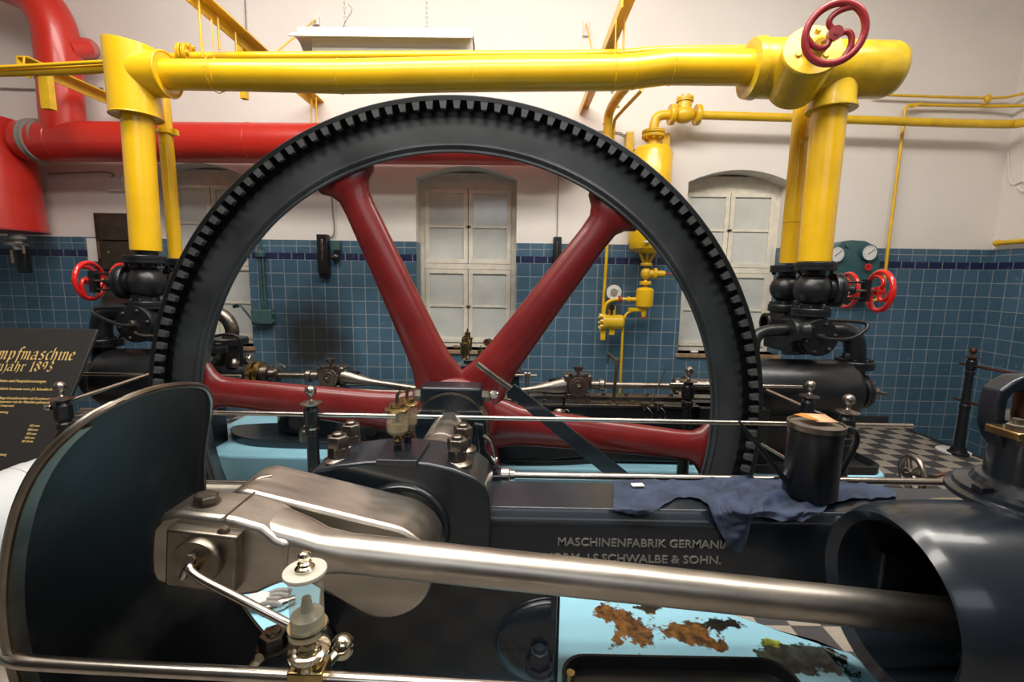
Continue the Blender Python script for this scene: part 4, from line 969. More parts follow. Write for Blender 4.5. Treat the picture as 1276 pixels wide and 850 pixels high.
MB().hexa(b, (1, 0, 0), .028, .03).out('bolt', 'bright', hb); MB().hexa(b+V((.05, -.02, -.035)), (1, 0, 0), .030, .035).out('bolt', 'bright', hb); MB().hexa(b+V((-.01, -.02, -.045)), (1, 0, 0), .028, .03).out('bolt', 'bright', hb)
MB().box((b.x-.2, 2.93, b.z-.2), (b.x-.01, 3.02, b.z+.05)).out('crank_block', 'navy', hb, bevel=.02)
rod('link_rod', 'thin steel link rod running down right from the hub', W(612, 491, 2.95), W(672, 510, 2.98), .007, 'rail', 'rod')

# ------------------------------------------------------------------ steam cylinders with valve chests
def bolts_ring(b, c, ax, R, n, r, h, a0=.2):
    x, y, z = frame_of(ax)
    for i in range(n):
        a = 2*PI*i/n+a0; b.hexa(V(c)+x*(R*math.cos(a))+y*(R*math.sin(a)), z, r, h)
def flange(b, c, ax, r, t): b.lathe(c, ax, [(0, r*.97), (t*.08, r), (t*.46, r), (t*.48, r*.96), (t*.52, r*.96), (t*.54, r), (t*.92, r), (t, r*.97)], 36)
def sub_bolts(c, ax, R, n, r, h, m, parent, a0=.2):
    x, y, z = frame_of(ax)
    for i in range(n):
        a = 2*PI*i/n+a0; MB().hexa(V(c)+x*(R*math.cos(a))+y*(R*math.sin(a)), z, r, h).out('bolt', m, parent)
def cylinder_set(s, name, label):
    Y0 = 3.28
    X0 = W(1010, 400, Y0).x if s > 0 else W(183, 400, Y0).x
    t = thing(name, label, 'steam cylinder', (X0, Y0, PLZ))
    zc = CAMZ-.765
    XE = X0+s*(W(1066, 480, Y0).x-W(1010, 480, Y0).x)          # outer end of the barrel
    XI = X0-s*.52
    MB().lathe((XI, Y0, zc), (s, 0, 0), [(0, .20), (.02, .215), (abs(XE-XI)-.06, .215), (abs(XE-XI)-.02, .20), (abs(XE-XI), .17)], 48).out('barrel', 'black', t)
    MB().box((min(XI, XE)+.08, Y0-.14, PLZ), (max(XI, XE)-.08, Y0+.14, zc-.15)).out('cylinder_foot', 'black', t, bevel=.01)
    # end nozzle with flange
    b = MB(); b.lathe((XE-s*.06, Y0, zc+.02), (s, 0, 0), [(0, .10), (.14, .10)], 32); flange(b, (XE+s*.06, Y0, zc-.01), (s, 0, 0), .125, .05); en = b.out('end_nozzle', 'iron', t)
    sub_bolts((XE+s*.11, Y0, zc-.01), (s, 0, 0), .095, 6, .016, .022, 'nut', en)
    MB().cyl((XE+s*.10, Y0-.07, zc+.0), (XE+s*.22, Y0-.07, zc-.01), .014).cyl((XE+s*.12, Y0-.07, zc), (XE+s*.155, Y0-.07, zc), .032).out('drain_cock', 'nut', t)
    # vertical pipe with bolted flange and elbow
    XP = XE+s*.03
    MB().cyl((XP, Y0+.02, zc+.02), (XP, Y0+.02, zc+.24), .075, seg=28).out('riser', 'black', t)
    zf = CAMZ-(.590 if s > 0 else .515)
    b = MB(); flange(b, (XP, Y0+.02, zf-.02), (0, 0, 1), .125, .055); bolts_ring(b, (XP, Y0+.02, zf+.035), (0, 0, 1), .10, 8, .014, .018); b.out('riser_flange', 'black', t)
    MB().cyl((XP, Y0+.02, zf-.3), (XP, Y0+.02, zf), .07, seg=28).out('riser_neck', 'black', t)
    zt = zf+.22
    MB().tube([(XP, Y0+.02, zf+.03), (XP, Y0+.02, zf+.12), (XP-s*.03, Y0+.02, zt), (XP-s*.14, Y0+.02, zt+.03), (X0+s*.08, Y0+.06, zt)], .068, 24, 3).out('elbow', 'iron', t)
    # valve chest facing the camera
    cc = W(1021, 421, Y0-.12) if s > 0 else W(168, 404, Y0-.12)
    MB().lathe(cc+V((0, .30, .02)), (0, -1, 0), [(0, .07), (.05, .11), (.22, .115), (.26, .12)], 36).out('valve_chest', 'iron', t)
    b = MB(); flange(b, cc+V((0, .06, 0)), (0, -1, 0), .128, .07); ccv = b.out('chest_cover', 'black', t)
    sub_bolts(cc+V((0, -.01, 0)), (0, -1, 0), .10, 6, .011, .014, 'steel2', ccv)
    MB().hexa(cc+V((0, -.01, .01)), (0, -1, 0), .02, .03).out('cover_union', 'steel2', t)
    # bent handle tube leaving the cover
    if s > 0: hp = [(1022, 420), (1034, 423), (1062, 423), (1078, 412), (1083, 405), (1074, 401), (1030, 399)]
    else: hp = [(172, 405), (160, 406), (148, 405), (128, 397), (113, 389), (118, 384), (135, 383), (165, 383)]
    MB().tube([W(x, y, Y0-.22+.02*i) for i, (x, y) in enumerate(hp)], .012, 12, 2).out('cover_pipe', 'iron', t)
    # body under the valves
    for y in (Y0, Y0+.36):
        MB().lathe((X0, y, cc.z-.02), (0, 0, 1), [(0, .10), (.10, .10), (.16, .085), (.22, .085)], 28).out('valve_neck', 'iron', t)
    MB().box((X0-.10, Y0, cc.z-.14), (X0+.10, Y0+.42, cc.z+.02)).out('chest_block', 'iron', t, bevel=.02)
    if s > 0:
        b = MB(); xe = W(985, 412, Y0-.06); flange(b, (xe.x-.03, Y0-.1, xe.z), (1, 0, 0), .085, .05); b.lathe((xe.x, Y0-.1, xe.z), (1, 0, 0), [(0, .05), (.08, .07)], 24); b.out('side_flange', 'iron', t)
        MB().tube([W(938, 440, Y0-.1), W(940, 420, Y0-.08), W(953, 412, Y0-.06), W(982, 411, Y0-.06)], .042, 18, 2).out('side_elbow', 'iron', t)
        q = W(985, 440, Y0-.1); MB().cyl(q, q+V((0, 0, .09)), .012).box((q.x-.045, q.y-.03, q.z-.01), (q.x+.045, q.y+.03, q.z+.012)).out('lower_screw', 'black', t)
        q = W(952, 402, Y0+.25); b = MB(); flange(b, q, (1, 0, 0), .075, .05); b.cyl(q, q+V((.2, 0, 0)), .05); b.out('rear_flange', 'black', t)
        q = W(1055, 447, Y0); MB().hexa(q, (0, 0, 1), .03, .04).box((q.x-.06, q.y-.04, q.z-.03), (q.x+.04, q.y+.04, q.z)).out('side_lug', 'black', t)
    else:
        q = W(155, 425, Y0-.1); MB().tube([W(168, 414, Y0-.2), W(176, 418, Y0-.2), W(200, 418, Y0-.2)], .007, 8, 1).out('thin_pipe', 'rail', t)
    return t
cylinder_set(1, 'steam_cylinder', 'right black steam cylinder with valve chest and elbow pipe')
cylinder_set(-1, 'steam_cylinder', 'left black steam cylinder with valve chest behind the sign')
# inner left pressure cylinder seen through the wheel
ic = thing('low_pressure_cylinder', 'dark cylinder with curved pipe and oval flange inside the left rim', 'cylinder', W(285, 480, 3.4))
q = W(284, 424, 3.4)
b = MB(); flange(b, q-V((0, 0, .03)), (0, 0, 1), .135, .05); b.out('oval_flange', 'black', ic)
MB().cyl(q-V((0, 0, .25)), q-V((0, 0, .02)), .095, seg=32).out('riser', 'black', ic)
MB().tube([q, q+V((.045, 0, .05)), q+V((.02, 0, .15)), q+V((-.06, 0, .21)), q+V((-.16, 0, .19)), q+V((-.3, 0, .17))], .047, 20, 3).out('elbow', 'nut', ic)
q = W(272, 431, 3.25); b = MB(); flange(b, q-V((0, 0, .05)), (0, 0, 1), .06, .05); b.hexa(q, (0, 0, 1), .03, .02); b.out('small_flange', 'iron', ic)
MB().tube([W(268, 419, 3.2), W(276, 417, 3.2), W(292, 417, 3.2), W(300, 422, 3.2), W(301, 440, 3.2), W(301, 456, 3.2)], .010, 10, 2).out('thin_pipe', 'black', ic)
q = W(255, 470, 3.3); MB().lathe(q+V((-.3, .05, 0)), (1, 0, 0), [(0, .11), (.38, .11), (.42, .09)], 32).out('barrel', 'iron', ic)
MB().box((q.x-.28, 3.28, PLZ), (q.x+.06, 3.4, q.z-.06)).out('cylinder_foot', 'iron', ic)
q = W(309, 449, 3.45); b = MB(); flange(b, q, (1, 0, 0), .055, .04); b.out('side_flange', 'rail', ic)
# low black pan by the stair end
tp = thing('floor_pan', 'low black rounded pan on the pale blue plinth behind the oil can', 'pan', W(1060, 590, 2.99))
def RR(g, z): return rrect(1.55+g, 2.97+g, 2.50-g, 3.55-g, max(.10-g*.5, .02), z)
MB().ringloft([RR(0, PLZ), RR(0, PLZ+.055), RR(.012, PLZ+.06), RR(.02, PLZ+.045), RR(.03, PLZ+.015)]).out('pan', 'black', tp, sharp=30)

# ------------------------------------------------------------------ globe valves
def globe_valve(label, c, s, R, wheel_px, axis, name='globe_valve'):
    t = thing(name, label, 'valve', (c.x, c.y, c.z-.17))
    MB().sph(c, R*1.14, (1, 1, 1.0), 32).lathe(c-V((0, 0, R*1.35)), (0, 0, 1), [(0, R*.62), (R*2.7, R*.62)], 28).out('body', 'iron', t, sharp=45)
    b = MB(); flange(b, c+V((0, 0, R*1.25)), (0, 0, 1), R*1.22, .055); bolts_ring(b, c+V((0, 0, R*1.25)), (0, 0, -1), R*1.0, 8, .011, .018); b.out('top_flange', 'iron', t)
    b = MB(); flange(b, c-V((0, 0, R*1.25+.055)), (0, 0, 1), R*1.15, .055); bolts_ring(b, c-V((0, 0, R*1.25)), (0, 0, 1), R*.95, 8, .011, .02); b.out('bottom_flange', 'iron', t)
    ax = V(axis).normalized()
    b = MB(); b.lathe(c+ax*(R*.6), ax, [(0, R*.75), (R*.5, R*.8)], 28); flange(b, c+ax*(R*1.05), ax, R*1.12, .06); bf = b.out('bonnet_flange', 'iron', t)
    sub_bolts(c+ax*(R*1.05+.06), ax, R*.9, 6, .012, .016, 'steel2', bf)
    MB().lathe(c+ax*(R*1.05+.05), ax, [(0, R*.55), (.03, R*.35), (.07, R*.28), (.09, R*.32), (.11, R*.2)], 24).out('bonnet', 'black', t)
    x, y, z = frame_of(ax); e = c+ax*(R*1.05+.06)
    b = MB(); yk_ = .17
    for q in (1, -1): b.cyl(e+V((0, 0, q*.055)), e+ax*yk_+V((0, 0, q*.055)), .008)
    b.obox(e+ax*yk_, ax, V((0, 1, 0)), (0, 0, 1), .012, .03, .075); b.out('yoke', 'black', t)
    return t, e+ax*yk_
R1 = .105
cv = W(1013, 361, 3.28)
axr = V((1, -.12, 0)); axl = V((-1, -.12, 0))
t1, e = globe_valve('front black globe valve under the right thick yellow column', cv, 1, R1, None, axr)
wc = W(1096, 363, 3.22); handwheel('valve_handwheel', 'bright red handwheel of the right front valve', wc, (1, -.10, 0), .133, .017, 'wheelred', 3, .16, curl=.8)
c2 = V((W(979, 360, 3.64).x, 3.64, cv.z)); globe_valve('rear black globe valve under the right thin yellow pipe', c2, 1, .098, None, axr)
wc = W(1056, 362, 3.62); handwheel('valve_handwheel', 'bright red handwheel of the right rear valve, half hidden', wc, (1, -.10, 0), .128, .016, 'wheelred', 3, .18, curl=.8)
cl_ = W(183, 352, 3.28); t1, e = globe_valve('front black globe valve under the left thick yellow column', cl_, -1, R1, None, axl)
wc = W(112, 350, 3.24); handwheel('valve_handwheel', 'bright red handwheel of the left front valve', wc, (-1, -.10, 0), .125, .016, 'wheelred', 3, .16, curl=.8)
c3_ = V((cl_.x, 3.64, cl_.z)); globe_valve('rear black globe valve behind the left front one', c3_, -1, .098, None, axl)
wc = W(153, 349, 3.66); handwheel('valve_handwheel', 'bright red handwheel of the left rear valve, mostly hidden', wc, (-1, -.10, 0), .120, .016, 'wheelred', 3, .18, curl=.8)
# ------------------------------------------------------------------ big yellow steam pipes
YP = 3.28
RX, LX = W(1014, 330, YP).x, W(182, 310, YP).x
def seam(b, p, ax, r): b.lathe(V(p)-V(ax)*.004, ax, [(0, r), (.002, r+.004), (.006, r+.004), (.008, r)], 36)
yr = thing('steam_column', 'thick yellow steam column rising from the right front valve', 'pipe', (RX, YP, 1.80))
zr0, zr1 = W(1018, 326, YP-.1).z, W(1040, 135, YP).z
MB().lathe((RX, YP, zr0), (0, 0, 1), [(0, .098), (.003, .103), (zr1-zr0+.1, .103)], 48).out('lagging', 'yellow', yr)
MB().cyl((RX, YP, zr0-.06), (RX, YP, zr0+.02), .07).out('inner_pipe', 'black', yr)
ly = thing('steam_column', 'thick yellow steam column rising from the left front valve', 'pipe', (LX, YP, 1.85))
zl0, zl1 = W(180, 312, YP-.1).z, W(168, 140, YP).z
MB().lathe((LX, YP, zl0), (.022/(zl1-zl0), 0, 1), [(0, .087), (.003, .092), (zl1-zl0+.12, .092)], 48).out('lagging', 'yellow', ly)
MB().cyl((LX, YP, zl0-.06), (LX, YP, zl0+.02), .07).out('inner_pipe', 'black', ly)
# left sleeve, cut at a slant on top
sl = thing('pipe_sleeve', 'wide yellow sheet metal sleeve with slanted top over the left column', 'pipe sleeve', (LX, YP, zl1))
sb = W(168, 146, YP).z; S_R = .150; SX_ = LX+.019
import numpy as _np
_s = _np.linalg.solve(_np.array([[1, math.cos(math.radians(q)), math.sin(math.radians(q))] for q in (-141, 39, -90)]), _np.array([W(122, 44, YP-.095).z, W(197, 65, YP+.095).z, W(158, 43.5, YP-.15).z]))

n = 48; lo, hi, hi2 = [], [], []
zA, zB = W(128, 43, YP).z, W(198, 70, YP).z
for k in range(n):
    a = 2*PI*k/n; x, y = S_R*math.cos(a), S_R*math.sin(a)
    zt = float(_s[0]+_s[1]*math.cos(a)+_s[2]*math.sin(a))
    lo.append(V((SX_+x, YP+y, sb))); hi.append(V((SX_+x, YP+y, zt))); hi2.append(V((SX_+x*.97, YP+y*.97, zt+.003)))
MB().ringloft([[V((SX_+(p.x-SX_)*.62, YP+(p.y-YP)*.62, sb+.01)) for p in lo], lo, hi, hi2]).out('sleeve', 'yellow', sl, sharp=40)
b = MB()
zc_ = W(200, 93, YP).z
jc = V((LX, YP, zc_))
b.lathe(jc, (1, 0, 0), [(0, .140), (.25, .140), (.252, .136), (.253, .10)], 44); b.out('side_sleeve', 'yellow', sl)
MB().tube([jc+V((.254, .140*math.cos(2*PI*k/40), .140*math.sin(2*PI*k/40))) for k in range(40)], .006, 6, closed=True).out('sleeve_rim', 'yellow', sl)
MB().tube([(SX_+S_R*math.cos(2*PI*k/40), YP+S_R*math.sin(2*PI*k/40), sb) for k in range(40)], .005, 6, closed=True).out('sleeve_hem', 'yellow', sl)
# horizontal main
mp = thing('steam_main', 'long thick yellow steam main crossing above the flywheel', 'pipe', W(560, 115, YP))
pts = [(jc+V((.2, 0, 0))), W(300, 94, YP), W(430, 95.5, YP), W(600, 92.5, YP), W(765, 91, YP), W(790, 89.5, YP), W(832, 84, YP), W(935, 84.5, YP), W(960, 85, YP)]
rr = [.092, .096, .104, .106, .107, .106, .106, .107, .107]
b = MB(); rings = []
for i, (p, r) in enumerate(zip(pts, rr)): rings.append([V((p.x, p.y+r*math.cos(2*PI*j/44), p.z+r*math.sin(2*PI*j/44))) for j in range(44)])
b.ringloft(rings).out('lagging', 'yellow', mp, sharp=60)
for i, px in enumerate((273, 424, 590, 764, 790, 836)):
    p = W(px, (94, 95.5, 92.8, 91, 89.5, 84)[i], YP); b = MB(); seam(b, p, (1, 0, 0), (.0948, .1035, .1055, .1068, .1058, .1058)[i]); b.out('lagging_seam', 'yellow', mp)
# right junction
rj = thing('stop_valve_housing', 'lumpy lagged yellow stop valve housing with front disc on top of the right column', 'valve housing', (RX, YP, W(1040, 140, YP).z))
jc2 = W(1040, 87, YP); xa, xb = W(940, 86, YP).x, W(1113, 92, YP).x
Mb = mat('lagged_yellow_paint', (.74, .48, .015), .35, noise=.25, nscale=8, coat=.3, bump=.8, bscale=6)
M_['yellow3'] = Mb
MB().lathe((xa, YP, jc2.z), (1, 0, 0), [(-.01, .120), (0, .165), (.02, .175), (.12, .178), (.5, .172), (xb-xa-.05, .168), (xb-xa-.01, .155), (xb-xa+.0, .135)], 56).out('barrel', Mb, rj, sharp=50)
MB().lathe((xa-.04, YP, jc2.z), (1, 0, 0), [(0, .13), (0, .178), (.045, .186), (.06, .186)], 48).out('end_ring', Mb, rj)
MB().lathe((xb-.01, YP, jc2.z), (1, 0, 0), [(-.02, .045), (.075, .045), (.08, .038)], 20).out('end_stub', Mb, rj)
MB().lathe((RX+.01, YP, W(1038, 138, YP).z), (0, 0, 1), [(0, .105), (0, .150), (.012, .150), (.05, .135), (.16, .14)], 44).out('neck', Mb, rj)
bc = W(1012, 63, YP-.34); ax = V((-.22, -1, .30)).normalized()
MB().lathe(bc-ax*-.0, ax, [(-.33, .150), (-.05, .158), (-.01, .163), (0, .163), (.010, .157), (.012, .001)], 48).out('bonnet', Mb, rj)
wc = W(1040, 42, 2.62)
sa = (wc-bc).normalized()
MB().lathe(bc, sa, [(0, .06), (.04, .055), (.06, .035), (.12, .03)], 20).out('gland', Mb, rj)
x, y, z = frame_of(sa)
b = MB()
for k in range(3):
    a = 2*PI*k/3+.4; MB().hexa(bc+ax*.01+x*(.085*math.cos(a))+y*(.085*math.sin(a)), ax, .018, .03).out('bonnet_stud', Mb, rj)
MB().lathe(bc+sa*.1, sa, [(0, .035), (.02, .05), (.04, .035)], 16).out('yoke', Mb, rj)
handwheel('stop_valve_handwheel', 'dull red handwheel on top of the yellow stop valve housing', wc, sa, .137, .019, 'darkred', 3, .16, curl=.65, stemm='darkred')
# thinner yellow columns behind
def ypipe(name, label, pts, r, m='yellow', smooth=2, cat='pipe', seams=()):
    t = thing(name, label, cat, pts[0]); MB().tube(pts, r, 18, smooth).out('pipe', m, t)
    for (p, ax) in seams: b = MB(); seam(b, p, ax, r); b.out('coupling', m, t)
    return t
a, c = W(982, 328, 3.64), W(1000, 124, 3.64)
ypipe('side_column', 'slim yellow column behind the right thick column', [V((c2.x, 3.64, a.z)), V((c2.x, 3.64, c.z+.25))], .062, seams=[((c2.x, 3.64, W(988, 277, 3.64).z), (0, 0, 1))])
q = W(1008, 170, 3.55); MB().box((q.x-.06, q.y-.01, q.z-.03), (q.x+.02, q.y+.02, q.z-.005), R=Matrix.Rotation(-.5, 3, 'Y')).out('pipe_clip', 'yellow2', None, label='small yellow clip between the two right columns', cat='clip')
x2 = W(219, 320, 3.64).x
ypipe('side_column', 'slim yellow column behind the left thick column', [V((x2, 3.64, W(220, 322, 3.64).z)), V((x2, 3.64, W(208, 120, 3.64).z))], .048)
q = V((x2, 3.64, W(211, 165, 3.64).z)); MB().lathe(q-V((0, 0, .012)), (0, 0, 1), [(0, .052), (0, .062), (.024, .062), (.024, .052)], 28).box((q.x-.16, 3.62, q.z-.006), (q.x-.04, 3.66, q.z+.006)).box((q.x+.05, 3.62, q.z-.02), (q.x+.09, 3.66, q.z+.02)).out('pipe_clamp', 'yellow', None, label='yellow clamp holding the slim left column', cat='clamp')
# pipes running along behind the main
ypipe('rear_pipe', 'narrow yellow pipe running left to right behind the steam main', [W(-40, 91, 3.62), W(0, 90, 3.62), W(128, 87, 3.62), W(190, 76, 3.62), W(220, 71, 3.62), W(300, 70.5, 3.62), W(570, 69, 3.62), W(780, 68, 3.62), W(810, 63, 3.62), W(935, 62, 3.62)], .0315)
ypipe('rear_thin_pipe', 'thin yellow pipe along the upper left above the narrower one', [W(-40, 85, 3.57), W(0, 84, 3.57), W(125, 77, 3.57), W(135, 77, 3.57)], .013)
fv = thing('flange_fitting', 'yellow bolted flange fitting above the left pipe joint', 'flange', W(232, 76, 3.62))
b = MB(); flange(b, W(226, 68, 3.62), (1, 0, 0), .075, .03); flange(b, W(233, 68, 3.62), (1, 0, 0), .075, .03); bolts_ring(b, W(238, 68, 3.62), (1, 0, 0), .055, 6, .014, .02); b.out('flanges', 'yellow2', fv)
# downpipes at the right side of the wheel
q0 = [W(800, 88, 4.3), W(776, 112, 4.6), W(760, 136, 5.0), W(757, 152, 5.08), W(757, 200, 5.1), W(757, 260, 5.1)]
ypipe('down_pipe', 'yellow pipe dropping from the steam main behind the wheel top right', q0, .046, 'yellow2', seams=[(W(757, 154, 5.08), (0, 0, 1))])
q = W(764, 172, 5.15); q1 = W(750, 392, 5.15)
ypipe('down_pipe', 'thin yellow pipe running down the wall left of the yellow vessel', [W(800, 112, 4.4), W(768, 146, 5.0), W(765, 152, 5.12), W(764, 172, 5.15), W(757, 300, 5.15), W(751, 392, 5.15)], .017, 'yellow2')
MB().cyl(W(762, 133, 4.9), W(772, 133, 4.9), .012).out('pipe_stay', 'yellow2', None, label='short yellow stay joining the two sloping down pipes', cat='stay')

# ------------------------------------------------------------------ yellow vessel and fittings on the wall
YV = 5.02
vs = thing('separator_vessel', 'yellow cylindrical separator vessel on the wall behind the wheel, with flanged neck', 'vessel', W(809, 330, YV))
vx = W(807, 300, YV).x; r_v = .205
z_t, z_b = W(811, 182, YV).z, W(803, 316, YV).z
MB().lathe((vx, YV, z_b), (0, 0, 1), [(0, .05), (.01, .12), (.05, .185), (.08, r_v-.01), (.11, r_v), (z_t-z_b-.08, r_v), (z_t-z_b-.02, .17), (z_t-z_b, .08), (z_t-z_b+.0, .05)], 44).out('shell', 'yellow', vs)
b = MB(); b.cyl((vx, YV, z_t-.02), (vx, YV, z_t+.10), .055)
flange(b, (vx, YV, z_t+.08), (0, 0, 1), .115, .03); flange(b, (vx, YV, z_t+.12), (0, 0, 1), .115, .03); bolts_ring(b, (vx, YV, z_t+.08), (0, 0, -1), .09, 8, .014, .02); b.out('neck_flange', 'yellow2', vs)
zb2 = W(855, 143, YV).z
MB().tube([(vx, YV, z_t+.14), (vx, YV, zb2-.10), (vx+.02, YV, zb2-.02), (vx+.12, YV, zb2), (vx+.36, YV, zb2)], .047, 20, 3).out('neck_elbow', 'yellow2', vs)
MB().box((W(783, 180, 5.2).x-.03, 5.17, W(783, 225, 5.2).z), (W(783, 180, 5.2).x+.05, 5.27, W(783, 165, 5.2).z)).out('wall_bracket', 'yellow2', vs, bevel=.004)
MB().box((W(829, 180, 5.2).x-.04, 5.17, W(829, 225, 5.2).z), (W(829, 180, 5.2).x+.04, 5.27, W(829, 167, 5.2).z)).out('wall_bracket', 'yellow2', vs, bevel=.004)
q = W(832, 210, YV+.06); MB().box((q.x-.08, q.y-.06, q.z-.05), (q.x+.03, q.y+.04, q.z+.0)).box((q.x-.05, q.y-.04, q.z), (q.x+.0, q.y+.04, q.z+.06)).out('side_lug', 'yellow2', vs, bevel=.004)
q = W(806, 301, YV-r_v-.01); MB().box((q.x-.03, q.y-.002, q.z-.008), (q.x+.03, q.y+.012, q.z+.008)).out('type_plate', 'label', vs)
b = MB()
for dx in (-.10, 0, .10): b.tube([(vx+dx, YV-.02, z_b+.06), (vx+dx*.25, YV, z_b-.10)], .017, 10)
b.out('outlet_legs', 'yellow2', vs)
dv_ = thing('drain_valve', 'yellow angle valve with small red handwheel under the yellow vessel', 'valve', (vx, YV, z_b-.32))
b = MB(); flange(b, (vx, YV, z_b-.13), (0, 0, 1), .06, .03); b.sph((vx, YV, z_b-.21), .055, (1, 1, 1.2), 18); flange(b, (vx, YV, z_b-.33), (0, 0, 1), .06, .04); b.out('body', 'yellow2', dv_)
MB().lathe((vx, YV, z_b-.21), (1, 0, 0), [(0, .04), (.08, .04), (.08, .06), (.11, .06), (.11, .03), (.16, .035), (.20, .03), (.21, .015)], 20).out('bonnet', 'yellow2', dv_)
MB().torus((vx+.335, YV, z_b-.21), (1, 0, 0), .058, .011, 28, 8).cyl((vx+.2, YV, z_b-.21), (vx+.34, YV, z_b-.21), .010).box((vx+.33, YV-.01, z_b-.265), (vx+.34, YV+.01, z_b-.155)).box((vx+.33, YV-.055, z_b-.22), (vx+.34, YV+.055, z_b-.20)).out('handwheel', 'darkred', dv_)
tk = thing('condensate_pot', 'small yellow pot hanging below the angle valve on the wall', 'pot', W(797, 392, YV))
zt_, zb_ = W(797, 360, YV).z, W(797, 382, YV).z
MB().lathe((vx, YV, zb_), (0, 0, 1), [(-.015, .04), (0, .085), (.015, .093), (zt_-zb_-.01, .093), (zt_-zb_+.01, .07), (zt_-zb_+.02, .018), (zt_-zb_+.1, .016)], 32).out('pot', 'yellow', tk)
MB().lathe((vx, YV, zb_-.08), (0, 0, 1), [(-.03, .02), (0, .03), (.07, .03)], 14).box((vx-.17, YV-.02, zb_-.05), (vx-.02, YV+.02, zb_-.015)).out('outlet', 'yellow2', tk)
MB().lathe((vx, YV, zb_-.12), (0, 0, 1), [(0, .04), (.008, .04)], 16).out('tap_wheel', 'darkred', tk)
MB().lathe((vx-.09, YV, W(785, 373, YV).z), (-1, 0, 0), [(0, .022), (.06, .022), (.07, .03), (.09, .03), (.10, .018), (.14, .02), (.16, .014)], 16).out('side_cock', 'yellow2', tk)
MB().lathe((vx-.25, YV, W(775, 373, YV).z), (-1, 0, 0), [(0, .038), (.03, .038), (.035, .02)], 12).out('cock_wheel', 'darkred', tk)
zc_2 = W(772, 373, YV).z
tr2 = thing('steam_trap', 'short horizontal yellow steam trap with bolted end on the tiled wall', 'steam trap', W(760, 412, YV))
ta = W(750, 401, YV); tx1 = W(777, 401, YV).x
b = MB(); b.lathe(ta, (1, 0, 0), [(0, .09), (.03, .09), (.03, .078), (tx1-ta.x-.02, .078), (tx1-ta.x, .06)], 32); b.out('body', 'yellow2', tr2)
b = MB(); bolts_ring(b, ta, (-1, 0, 0), .075, 8, .016, .03); b.out('end_bolts', 'yellow2', tr2)
MB().box((ta.x+.08, YV-.02, ta.z-.14), (ta.x+.14, YV+.1, ta.z+.17)).box((ta.x-.01, YV-.02, ta.z-.20), (ta.x+.04, YV+.02, ta.z-.06)).out('support', 'yellow2', tr2, bevel=.003)
MB().tube([(ta.x+.02, YV, ta.z+.05), W(753, 385, YV), W(756, 377, YV), W(764, 373.5, YV), (vx-.28, YV, zc_2)], .018, 12, 2).out('inlet_pipe', 'yellow2', tr2)
MB().tube([(vx-.01, YV, zb_-.05), W(790, 387, YV), W(781, 390, YV), W(777, 398, YV), W(776, 410, YV), W(773, 480, YV), W(772, 498, 5.1)], .014, 12, 2).out('outlet_pipe', 'yellow2', tr2)
MB().lathe(W(762, 383, YV-.03), (0, -1, 0), [(0, .035), (.03, .03)], 16).cyl(W(762, 383, YV-.06), W(762, 392, YV-.03), .012).out('black_tap', 'black', tr2)
def gauge(name, label, c, r, ang=2.5, m='black', parent=None):
    t = parent or thing(name, label, 'gauge', c)
    g = MB().lathe(c+V((0, .03, 0)), (0, -1, 0), [(0, r*.95), (.028, r), (.034, r*.97), (.034, r*.9), (.030, r*.88), (.030, .001)], 36).out('case', m, t)
    f = MB().lathe(c+V((0, -.001, 0)), (0, -1, 0), [(0, r*.88), (.001, .001)], 36).out('dial', 'gaugeface', t)
    b = MB()
    for k in range(13):
        a = PI*1.25-k*PI*1.5/12; u = V((math.cos(a), 0, math.sin(a))); b.obox(c+V((0, -.003, 0))+u*r*.72, u, (0, 1, 0), u.cross(V((0, 1, 0))), r*.08, .0008, r*.015)
    u = V((math.cos(ang), 0, math.sin(ang))); b.obox(c+V((0, -.005, 0))+u*r*.15, u, (0, 1, 0), u.cross(V((0, 1, 0))), r*.5, .001, r*.03)
    b.out('pointer', 'black', t); return t
gt = gauge('pressure_gauge', 'white round pressure gauge beside the thin yellow pipe on the tiles', W(765, 364, 5.1), .092, .4, 'rail')
MB().lathe(W(765, 364, 5.09), (0, -1, 0), [(0, .04), (.003, .04), (.004, .001)], 24).out('dial_centre', 'cable', gt)
MB().cyl(W(764, 371, 5.12), W(756, 380, 5.14), .012).out('gauge_stem', 'black', gt)
# wall pipes to the right
wp = thing('wall_main', 'yellow wall pipe running from the flanged valve to the right corner', 'pipe', W(1000, 146, YV))
MB().tube([W(872, 143.5, YV), W(1060, 149, YV), W(1180, 153.5, YV), W(1258, 155, YV), W(1272, 154, 4.9), (5.2, 4.4, W(1272, 154, 4.9).z), (5.2, 3.0, W(1272, 154, 4.9).z)], .042, 18, 1).out('pipe', 'yellow2', wp)
wv = thing('check_valve', 'yellow flanged valve with bolted lid at the start of the wall pipe', 'valve', W(855, 160, YV))
q = W(855, 140, YV); b = MB(); flange(b, (q.x-.17, YV, zb2), (1, 0, 0), .10, .05); b.out('left_flange', 'yellow2', wv)
b = MB(); flange(b, (q.x+.09, YV, zb2), (1, 0, 0), .10, .05); b.out('right_flange', 'yellow2', wv)
MB().sph((q.x-.02, YV, zb2), .085, (1.3, 1, 1), 20).cyl((q.x-.02, YV, zb2), (q.x-.02, YV, zb2+.13), .07).out('body', 'yellow2', wv)
b = MB(); flange(b, (q.x-.02, YV, zb2+.12), (0, 0, 1), .085, .04); bolts_ring(b, (q.x-.02, YV, zb2+.16), (0, 0, 1), .065, 6, .015, .02); b.out('lid', 'yellow2', wv)
q = W(1095, 118, 5.2)
ypipe('wall_line', 'thin yellow line high on the right wall, with a small cock', [W(1090, 118, 5.2), W(1225, 122.5, 5.2), W(1262, 121, 5.2), (5.24, 4.9, W(1270, 119, 5.2).z), (5.24, 3.2, W(1270, 119, 5.2).z)], .013, 'yellow2', 1)
